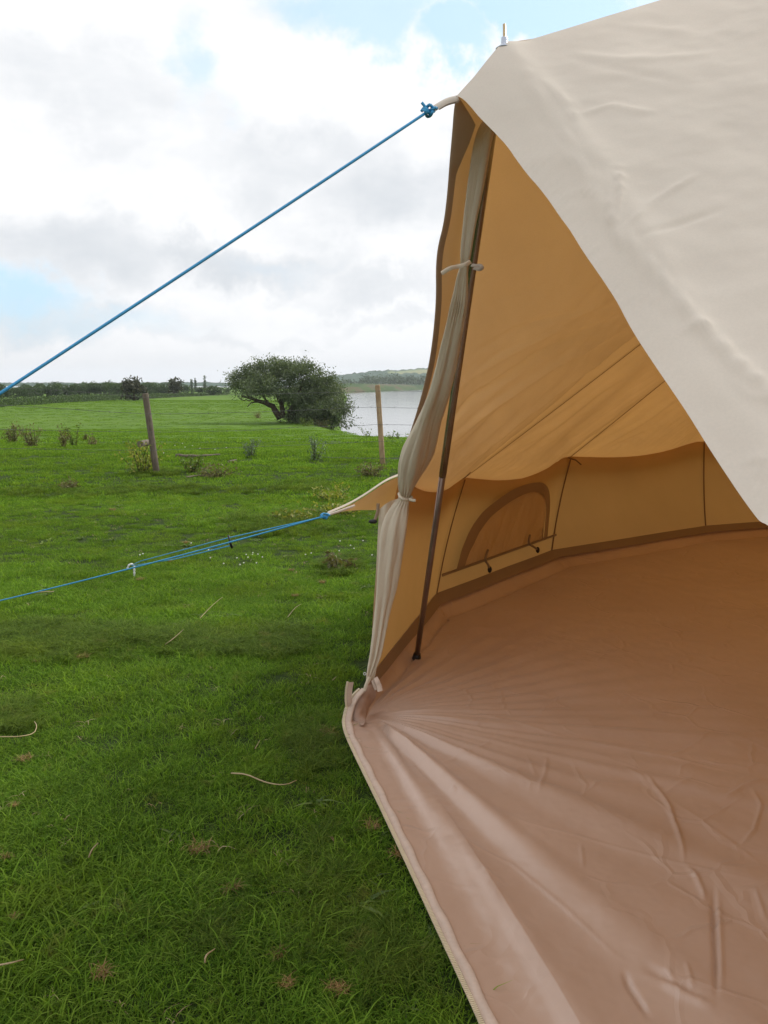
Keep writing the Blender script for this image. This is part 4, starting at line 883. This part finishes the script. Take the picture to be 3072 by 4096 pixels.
# --- groundsheet
tng = np.gradient(SILL, axis=0); tng /= np.linalg.norm(tng, axis=1)[:, None]; inwd = np.stack([-tng[:, 1], tng[:, 0], tng[:, 0] * 0], -1); inwd *= np.sign(inwd[:, 0:1])
SIN = SILL + inwd * .019; SIN[:, 2] = .021
bp0, bp1 = [], []
sn = resample(SIN, 760)
for q in sn: bp1.append(q); 
sn2 = resample(SILL + inwd * .14, 760); sn2[:, 2] = .004
bl_ = np.exp(-np.linspace(0, 1, 760) / .035)[:, None]; sn2 = sn2 * (1 - bl_) + bl_ * (Q[None] + [0, 0, .002])
for q in sn2: bp0.append(q)
order = list(range(nE - 1, -1, -1)); prevF, prevW = sn2[-1], sn[-1]
for k_ in order:
    nn = 90 if k_ <= 3 else 14
    if k_ == 0: nn = 110
    for s_ in np.linspace(0, 1, nn + 1)[1:]:
        sc = .012 * math.sin(math.pi * s_) * (1 if k_ < 4 else 0); bp0.append(inw(prevF * (1 - s_) + Fk[k_] * s_, sc + .012 * float(vnoise(s_ * 9, k_ * 3.0, 3)))); bp1.append(prevW * (1 - s_) + Wk[k_] * s_)
    prevF, prevW = Fk[k_], Wk[k_]
for s_ in np.linspace(0, 1, 14)[1:-1]: bp0.append(prevF * (1 - s_) + sn2[0] * s_); bp1.append(prevW * (1 - s_) + sn[0] * s_ + np.array([0, 0, .0]))
bp0, bp1 = np.array(bp0), np.array(bp1); cen = np.array([3.5, 2.5, .0])
rho = np.r_[np.linspace(0, .5, 40, endpoint=False), np.linspace(.5, 1, 400)]
G0 = cen[None, None] + (bp0 - cen)[:, None] * rho[None, :, None]
ups = np.linspace(0, 1, 9)[1:]; G1 = bp0[:, None] * (1 - ups)[None, :, None] + bp1[:, None] * ups[None, :, None]
G1[:, :, 2] = bp0[:, 2][:, None] + (bp1[:, 2] - bp0[:, 2])[:, None] * (ups ** 1.6)[None]
GS = np.concatenate([G0, G1], 1); qx = seen(GS); dq = GS[..., :2] - Q[:2]; rq = np.hypot(dq[..., 0], dq[..., 1]); ph = np.degrees(np.arctan2(dq[..., 1], dq[..., 0]))
z = .006 * fbm(GS[..., 0] * 1.7, GS[..., 1] * 1.7, 4, 40) + .0022 * fbm(GS[..., 0] * 9, GS[..., 1] * 9, 3, 41)
def phi(px, py): q = ground_at(px, py, 0)[:2] - Q[:2]; return math.degrees(math.atan2(q[1], q[0]))
for (px, py, wd, am, rch) in [(1690, 3430, 1.8, .012, 1.2), (1840, 3430, 2.2, .024, 1.6), (1975, 3400, 2.0, -.016, 1.5), (2120, 3420, 2.2, .020, 1.8), (1750, 3440, 1.2, -.008, 1.2), (2300, 3330, 2.4, -.012, 1.8), (2480, 3330, 2.6, .012, 2.0), (2500, 3130, 2.2, -.008, 2.2), (2700, 3160, 2.2, .008, 2.2), (1640, 3330, 2.6, -.012, 1.0),
                              (2800, 3030, 1.6, -.005, 2), (2800, 2960, 1.6, .006, 2), (1650, 2700, 6, .006, .4), (1600, 2620, 5, -.008, .4), (1750, 2760, 5, .008, .5), (1800, 2700, 4, -.006, .5)]:
    p0 = phi(px, py); z = z + 1.05 * am * np.exp(-((ph - p0) / wd) ** 2) * np.exp(-rq / rch) * sstep(.02, .30, rq)
z = z + .004 * np.sin(ph * .9 + 2 * fbm(rq * 1.2, ph * .02, 2, 3)) * np.exp(-rq / .9) * sstep(.03, .15, rq)
o4 = lambda L_: [(1400 + a * 1.008, 2700 + b_ * 1.008) for a, b_ in L_]
for pl, wd, am in [(o4([(1080, 380), (1150, 420), (1230, 490)]), 8, .004), (o4([(1160, 400), (1200, 450), (1232, 490), (1262, 540), (1300, 640), (1318, 720), (1326, 782)]), 8, .011), (o4([(1326, 782), (1370, 820), (1400, 880), (1410, 925)]), 9, .009), (o4([(1440, 840), (1445, 1000), (1452, 1180), (1450, 1340)]), 11, -.012),
                   (o4([(1458, 860), (1465, 1000), (1470, 1180), (1468, 1320)]), 10, .006), (o4([(1232, 490), (1300, 460), (1370, 420)]), 8, .004), (o4([(1480, 510), (1560, 460), (1640, 430)]), 8, .005), (o4([(1590, 460), (1630, 540), (1600, 640), (1540, 710)]), 8, .006), (o4([(1232, 490), (1380, 590), (1560, 720), (1659, 800)]), 8, .003),
                   (o4([(1080, 1185), (1110, 1260), (1150, 1320), (1190, 1385)]), 12, -.010), (o4([(1220, 1240), (1330, 1310), (1450, 1370)]), 18, .010), (o4([(1150, 1180), (1300, 1270), (1430, 1350)]), 14, -.008), (o4([(1330, 1180), (1350, 1260), (1360, 1300)]), 7, .005), (o4([(1245, 1200), (1300, 1280)]), 7, .004),
                   (o4([(750, 340), (780, 350), (775, 400), (745, 500)]), 7, .005), (o4([(700, 330), (740, 430)]), 7, .003), (o4([(350, 375), (420, 340), (520, 300), (600, 262)]), 7, .0035), (o4([(230, 530), (330, 590), (450, 680), (640, 760), (850, 940), (1050, 1130), (1150, 1200)]), 5, .003),
                   (o4([(530, 545), (700, 610), (900, 650), (1100, 710), (1240, 755), (1400, 800), (1659, 865)]), 4, .003), (o4([(250, 105), (500, 165), (780, 235), (1000, 290), (1270, 340), (1659, 440)]), 4, .003), (o4([(250, 640), (400, 700), (520, 800), (660, 890)]), 5, .003),
                   (o4([(915, 680), (925, 800)]), 6, .004), (o4([(400, 470), (420, 490)]), 6, .006), (o4([(640, 1110), (580, 1180), (540, 1230)]), 10, .004), (o4([(1250, 345), (1380, 280), (1440, 225)]), 6, .003), (o4([(1600, 870), (1650, 1000)]), 8, .005), (o4([(430, 740), (370, 830), (330, 870)]), 9, .004),
                   ([(1560, 3000), (1530, 3090)], 7, .005), ([(1590, 3130), (1560, 3060)], 6, .004), ([(1640, 3140), (1600, 3180)], 5, .003)]:
    z = z + ridge(qx, pl, wd * 1.0, am * .62)
# gathers along the stitched sill
dS, fS, _ = polydist(GS[..., :2], SIN[::6, :2]); z = z + .0045 * np.sin(fS * 430 + 4 * np.sin(fS * 57) + dS * 30) * np.exp(-dS / .045) * (vnoise(fS * 22, fS * 0, 5) > -.05)
env = np.ones(len(rho) + 8); env[-8:] = np.linspace(.9, 0, 8); z = z * env[None] * sstep(0, .05, rq)
GS[..., 2] += np.maximum(z, -.016) + .012 * (env > .95)[None] * 1.0 * sstep(0, .2, rq)
sheet = tgrid('groundsheet', GS, M['sheet'], closed=True)

# --- zip along the sill
zp_top = [at(1447, 2752, 2.50), at(1425, 2770, 2.49), at(1405, 2795, 2.48), at(1388, 2832, 2.47)]
z0_ = SILL[0]; zipc = smoothc(np.vstack([zp_top, SILL[2:]]), 620, 2)
tg = np.gradient(zipc, axis=0); tg /= np.linalg.norm(tg, axis=1)[:, None]; iw = np.stack([-tg[:, 1], tg[:, 0], tg[:, 0] * 0], -1); iw /= np.linalg.norm(iw, axis=1)[:, None]; iw *= np.sign(iw[:, 0:1] + 1e-6)
up3 = np.cross(tg, iw); up3 *= np.sign(up3[:, 2:3] + 1e-9)
rows = np.stack([zipc + iw * o_ + up3 * h for o_, h in ((-.001, -.008), (.0, .0), (.004, .0012), (.008, .0008), (.0085, .0024), (.0195, .0018), (.0215, .001), (.022, -.003))], 1)
rows[:, :, :] += (iw * (.0015 * np.sin(np.arange(620) * .21))[:, None])[:, None]
tgrid('zip_tape', rows, M['tape'])
mb = MB(); zr = resample(zipc, 640)
tg2 = np.gradient(zr, axis=0); tg2 /= np.linalg.norm(tg2, axis=1)[:, None]
for i in range(2, 638):
    d = tg2[i]; a = np.array([-d[1], d[0], 0]); a /= np.linalg.norm(a); a *= 1 if a[0] > 0 else -1; u_ = np.cross(d, a); Rm = np.stack([d, a, u_], 1)
    mb.box(zr[i] - a * .0035 + np.array([0, 0, .001]), (.0013, .0042, .0016), Rm)
mb.build('zip_teeth', M['teeth'], tent, smooth=False)
# loose upper end of the second zip tape, with its teeth
tabc = smoothc([at(1402, 2835, 2.475), at(1396, 2800, 2.46), at(1398, 2760, 2.46), at(1404, 2728, 2.455)], 24, 2)
rows = np.stack([tabc + np.array([o_, .0, .0]) + np.array([0, h, 0]) for o_, h in ((-.010, 0), (-.004, -.002), (.002, -.001), (.008, .001))], 1); tab = tgrid('zip_tab', rows, M['tape'])
mb = MB()
for i in range(0, 24): mb.box(tabc[i] + [-.0105, -.001, 0], (.003, .0016, .0013))
o = mesh_obj('zip_teeth', local(tent, np.vstack(mb.V)), mb.F, M['teeth'], tab, smooth=False)
# gathered corner of the sheet under the flap
ro = [[(1388, 2838, 2.475), (1408, 2800, 2.48), (1430, 2774, 2.49), (1452, 2752, 2.5), (1478, 2736, 2.5), (1500, 2742, 2.5)], [(1402, 2875, 2.475), (1424, 2835, 2.47), (1446, 2805, 2.48), (1462, 2782, 2.49), (1480, 2762, 2.5), (1508, 2765, 2.52)],
      [(1425, 2905, 2.45), (1440, 2872, 2.47), (1455, 2845, 2.49), (1466, 2815, 2.50), (1480, 2795, 2.52), (1500, 2790, 2.54)], [(1455, 2900, 2.42), (1462, 2880, 2.46), (1468, 2865, 2.50), (1472, 2845, 2.54), (1482, 2820, 2.56), (1494, 2806, 2.57)]]
R0 = [smoothc(np.array([at(*q) for q in r_]), 24, 2) for r_ in ro]; P = np.array([smoothc(np.array([r_[i] for r_ in R0]), 18, 2) for i in range(24)])
P = P + np.array([0, -1, .3]) * (.006 * fbm(np.arange(24)[:, None] * .35, np.arange(18)[None] * .3, 3, 9))[..., None]; tgrid('corner_gusset', P, simple('pink_pvc', (.44, .30, .235), .45, .5, sc=40))

# --- tied-back door flap
rp = [(1990, 440, 16, 1.735), (1955, 500, 30, 1.74), (1932, 560, 36, 1.755), (1905, 725, 35, 1.80), (1880, 870, 28, 1.84), (1862, 1014, 24, 1.88), (1857, 1060, 14, 1.90), (1849, 1105, 24, 1.92), (1838, 1199, 31, 1.96), (1808, 1348, 37, 2.04), (1762, 1547, 40, 2.14), (1725, 1647, 42, 2.22),
      (1692, 1746, 43, 2.30), (1660, 1845, 47, 2.38), (1635, 1920, 40, 2.44), (1622, 1978, 23, 2.48), (1618, 2000, 24, 2.49), (1598, 2050, 46, 2.50), (1574, 2131, 55, 2.50), (1550, 2267, 47, 2.50), (1533, 2402, 39, 2.50), (1514, 2538, 33, 2.50), (1499, 2628, 27, 2.50), (1480, 2690, 17, 2.50), (1470, 2730, 8, 2.50)]
C0 = smoothc(np.array([list(at(a, b_, t)) + [r * t / FPX] for a, b_, r, t in rp]), 260, 2); nc = 260; sg = 140
Pc, rr = C0[:, :3], C0[:, 3] * (.84 + .36 * np.exp(-((np.linspace(0, 1, 260) - .56) / .07) ** 2) + .16 * sstep(.66, .74, np.linspace(0, 1, 260)) * (1 - sstep(.8, .92, np.linspace(0, 1, 260)))); th = np.linspace(0, 2 * math.pi, sg, endpoint=False); Tn = np.gradient(Pc, axis=0); Tn /= np.linalg.norm(Tn, axis=1)[:, None]
a = np.array([1.0, 0, 0]); A3 = []
for i in range(nc): a = a - Tn[i] * (a @ Tn[i]); a /= np.linalg.norm(a); A3.append(a.copy())
A3 = np.array(A3); B3 = np.cross(Tn, A3); q = np.linspace(0, 1, nc)[:, None]; tw = np.interp(q, [0, .3, .45, .72, .78, 1], [0, .5, 1.5, 4.2, 4.6, 5.0])
tight = np.exp(-((q - .255) / .02) ** 2) + np.exp(-((q - .655) / .022) ** 2)
low = sstep(.66, .72, q)
lobes = .20 * np.sin(2 * th[None] + tw + .4) + .17 * np.sin(3 * th[None] - .5 + tw * 1.6) + .045 * np.sin(7 * th[None] + tw * 2 + 2 * np.sin(q * 9)) * (1 + low) + (.012 + .12 * tight) * np.sin(17 * th[None] + tw * 3) + .10 * fbm(th[None] * 1.5 + tw * .5, q * 14 + th[None] * 0, 4, 6) * 1.5
lobes = lobes + sstep(.82, .97, q) * .25 * np.sin(9 * th[None] + 2)
rad_ = rr[:, None] * (1 + lobes * .95) ; Vr = Pc[:, None] + rad_[..., None] * (np.cos(th)[None, :, None] * A3[:, None] + .8 * np.sin(th)[None, :, None] * B3[:, None])
mesh_obj('door_flap', local(tent, Vr.reshape(-1, 3)), [[i * sg + j, i * sg + (j + 1) % sg, (i + 1) * sg + (j + 1) % sg, (i + 1) * sg + j] for i in range(nc - 1) for j in range(sg)], M['flap'], tent)
def strap(pts, w_, mat, name, n_=24, twist=0.0, parent=tent):
    P = smoothc(pts, n_, 2); tq = np.gradient(P, axis=0); tq /= np.linalg.norm(tq, axis=1)[:, None]; vw = np.array([0, -1.0, .1]); sd_ = np.cross(tq, vw); sd_ /= np.linalg.norm(sd_, axis=1)[:, None]
    g_ = np.stack([P - sd_ * w_ / 2, P - sd_ * w_ * .2 + vw * .002, P + sd_ * w_ * .2 + vw * .002, P + sd_ * w_ / 2, P + sd_ * w_ * .3 - vw * .002, P - sd_ * w_ * .3 - vw * .002, P - sd_ * w_ / 2], 1); return tgrid(name, g_, mat, parent)
strap([at(1882, 1046, 1.86), at(1860, 1060, 1.85), at(1835, 1066, 1.86), at(1800, 1072, 1.85), at(1766, 1094, 1.86)], .010, M['flap'], 'flap_tie')
strap([at(1885, 1060, 1.84), at(1905, 1064, 1.82), at(1922, 1062, 1.81), at(1930, 1070, 1.80), at(1920, 1078, 1.80), at(1895, 1070, 1.81)], .009, M['hem'], 'flap_tie')
cc = [at(1596, 1975, 2.45), at(1602, 1992, 2.42), at(1622, 2000, 2.415), at(1640, 1998, 2.43), at(1650, 1996, 2.45), at(1642, 1982, 2.5), at(1614, 1972, 2.53), at(1597, 1976, 2.5)]
mb = MB(); mb.tube(smoothc(cc, 40, 2), .0048, 8); mb.build('flap_tie', M['flap'], tent); strap([at(1636, 1998, 2.42), at(1652, 2002, 2.41), at(1662, 2002, 2.40)], .009, M['flap'], 'flap_tie')
# straps and toggle at the foot of the flap
strap([at(1478, 2708, 2.47), at(1466, 2735, 2.46), at(1458, 2762, 2.46)], .010, M['flap'], 'foot_strap')
strap([at(1500, 2712, 2.45), at(1510, 2728, 2.44), at(1516, 2742, 2.44), at(1520, 2765, 2.43)], .016, M['tape'], 'foot_strap'); strap([at(1492, 2720, 2.45), at(1500, 2745, 2.45), at(1506, 2758, 2.45)], .012, M['tape'], 'foot_strap')
mb = MB(); mb.tube([at(1459 + 5 * math.cos(t_), 2695 + 5 * math.sin(t_), 2.46) for t_ in np.linspace(0, 6.28, 14)], .0012, 5); mb.build('ring', M['white'], tent)
strap([at(1513, 2014, 2.6), at(1511, 2050, 2.6), at(1494, 2094, 2.59)], .010, M['band'], 'eave_strap'); mb = MB(); mb.ell(at(1492, 2086, 2.588), (.014, .006, .007), 8); mb.build('buckle', M['black'], tent)

rows = []
for (a0, a1, yy) in [(1515, 1600, 1995), (1514, 1600, 2050), (1512, 1596, 2120), (1507, 1580, 2230), (1502, 1570, 2320), (1495, 1548, 2400), (1488, 1530, 2540), (1481, 1512, 2640), (1474, 1498, 2720)]:
    rows.append([at(a0 + (a1 - a0) * f, yy + (46 * (1 - f) ** 2 if yy < 2000 else 14 * (1 - f) if yy < 2060 else 0), 2.60 + .02 * f + .006 * math.sin(f * 9 + yy * .01)) for f in np.linspace(0, 1, 10)])
rows = np.array(rows); tgrid('door_wall_edge', np.array([smoothc(rows[:, j], 40, 2) for j in range(10)]), M['flap'])
# --- door pole, spike and washer
mb = MB(); d = S - pole_base; k1 = .435; jt = pole_base + d * k1
mb.tube([pole_base + [0, 0, .0], pole_base + d * .2, jt], .0098, 20); lowp = mb.build('door_pole', M['metal_low'], tent); lowp['label'] = 'lower brown section of the door pole'
mb = MB(); mb.tube([jt - d * .004, jt + d * .001, jt + d * .0012, pole_base + d * .8, pole_base + d * .985], [.0106, .0106, .0112, .0112, .0112], 20); upp = mb.build('door_pole', M['metal'], tent); upp['label'] = 'upper dark steel section of the door pole'
mb = MB(); mb.tube([pole_base + [0, 0, -.002], pole_base + d * .018], [.019, .013], 14); mb.build('pole_foot', M['black'], tent)
dn = d / np.linalg.norm(d); tip = S + np.array([0, 0, -.012])
mb = MB(); mb.tube([tip, tip + [0, 0, .012], tip + [0, 0, .0122], at(2017, 97, 1.70)], [.0068, .0068, .0034, .0032], 10); mb.build('pole_spike', M['spike'], tent)
mb = MB(); mb.tube([tip + [0, 0, -.002], tip + [0, 0, .001], tip + [0, 0, .006], tip + [0, 0, .019]], [.018, .014, .0072, .0068], 18); mb.build('washer', M['washer'], tent)
mb = MB(); mb.tube([[3.5, 2.5, 0], [3.5, 2.5, 3.39]], .016, 16); mb.build('centre_pole', M['metal'], tent)

# --- guy tabs and ropes
K1 = at(1716, 443, 1.62); strap([T + [.004, 0, -.004], at(1790, 402, 1.64), at(1752, 424, 1.628), at(1728, 440, 1.622)], .012, M['canvas'], 'guy_tab'); strap([T + [.004, 0, -.008], at(1786, 412, 1.645), at(1752, 432, 1.635)], .010, M['hem'], 'guy_tab')
K2 = at(1300, 2064, 2.61); strap([at(1420, 2022, 2.63), at(1360, 2044, 2.62), at(1310, 2060, 2.612)], .0075, M['canvas'], 'guy_tab')
def ropething(lab, start, ends, knot, size, tail=None):
    e = empty('guy_rope', tuple(start)); tag(e, lab, 'rope')
    for P in ends: mb = MB(); mb.tube(P, size, 8); mb.build('cord', M['rope'], e)
    if knot:
        mb = MB(); kk = [start + np.array([math.cos(t_) * .0095 * (1 + .25 * math.sin(3 * t_)), .008 * math.sin(3 * t_ + .5), math.sin(t_) * .0085]) for t_ in np.linspace(0, 6.28, 26)]; mb.tube(kk, size * 1.15, 8, cap=False)
        kk = [start + np.array([(t_ - .5) * .030, .006 * math.cos(t_ * 9), .005 * math.sin(t_ * 9)]) for t_ in np.linspace(0, 1, 24)]; mb.tube(kk, size * 1.1, 8)
        if tail is not None: mb.tube(smoothc([start, (start + tail) / 2 + [.002, 0, -.003], tail], 8, 2), size * 1.1, 8)
        mb.build('knot', M['rope'], e)
    return e
far1 = at(0, 1546, 1.36); dd = far1 - K1; g1 = K1 + dd * ((K1[2] + .02) / -dd[2]); line = [K1 + (g1 - K1) * t_ - np.array([0, 0, .012 * 4 * t_ * (1 - t_)]) for t_ in np.linspace(0, 1, 40)]
ropething('upper blue guy rope running from the door top down left across the sky', K1, [line, [at(1745, 430, 1.61), K1]], True, .0027, at(1687, 410, 1.615))
def outpeg(loc, d2, name='tent_peg', lab=''):
    o = empty(name, tuple(loc)); tag(o, lab, 'tent peg')
    P = [loc + [0, 0, -.05], loc + [0, 0, .045], loc + [.002, 0, .062], loc + [-.010, 0, .075], loc + [-.026, 0, .070], loc + [-.034, 0, .050]]; P = smoothc(P, 40, 2); mb = MB(); mb.tube(P, .0052 * (1 + .22 * np.sin(np.arange(40) * 1.5)), 8); mb.build('hook', M['white'], o); return o
pg = gz(538, 2312); outpeg(pg, None, lab='white twisted hook peg holding the doubled blue rope in the grass')
far2 = ground_at(-300, 2470, .0); ln2 = [K2 + (far2 - K2) * t_ - np.array([0, 0, .012 * 4 * t_ * (1 - t_)]) for t_ in np.linspace(0, 1, 40)]
ropething('lower blue guy rope running straight from the tent eave out past the left edge', K2, [ln2], True, .0026)
hk = at(528, 2262, 4.28); hk = pg + np.array([-.012, 0, .068]); SL = at(918, 2168, 3.36)
eu = SL + np.array([0, 0, .018]); el = SL + np.array([0, 0, -.016])
r2 = ropething('doubled blue guy rope with a black runner between the eave knot and the peg', K2 + np.array([-.012, 0, -.003]), [[K2 + [-.01, 0, -.004], eu, hk + (SL - hk) * .12 + [0, 0, .01], hk], [SL, SL + (K2 - SL) * .2], [el, (el + hk) / 2 + [0, 0, -.012], hk + [0, 0, -.004]]], False, .0022)
mb = MB(); dr = (K2 - SL) / np.linalg.norm(K2 - SL); Rm = np.stack([dr, np.cross([0, 0, 1.0], dr), np.cross(dr, np.cross([0, 0, 1.0], dr))], 1)
mb.tube([SL + np.array([-.004, 0, .028]), SL + np.array([.002, 0, .0]), SL + np.array([.010, 0, -.026])], [.004, .005, .005], 8); mb.build('runner', M['black'], r2)
outpeg(np.array([g1[0], g1[1], 0.0]), None, lab='peg of the upper guy rope outside the left edge')
outpeg(np.array([far2[0], far2[1], 0.0]), None, lab='peg of the lower guy rope outside the left edge')

# ------------------------------------------------------------------ air
b = NB('pale_air'); pv = b.n('ShaderNodeVolumePrincipled'); pv.inputs['Color'].default_value = (.86, .92, 1, 1); pv.inputs['Density'].default_value = .00016; pv.inputs['Anisotropy'].default_value = .2
b.L.new(pv.outputs[0], b.o.inputs['Volume'])
mb = MB(); mb.box((0, 1000, 60), (5600, 6700, 75)); hz_ = mb.build('haze', b.m, smooth=False); tag(hz_, 'thin pale air over the fields and river', 'haze', kind='stuff')
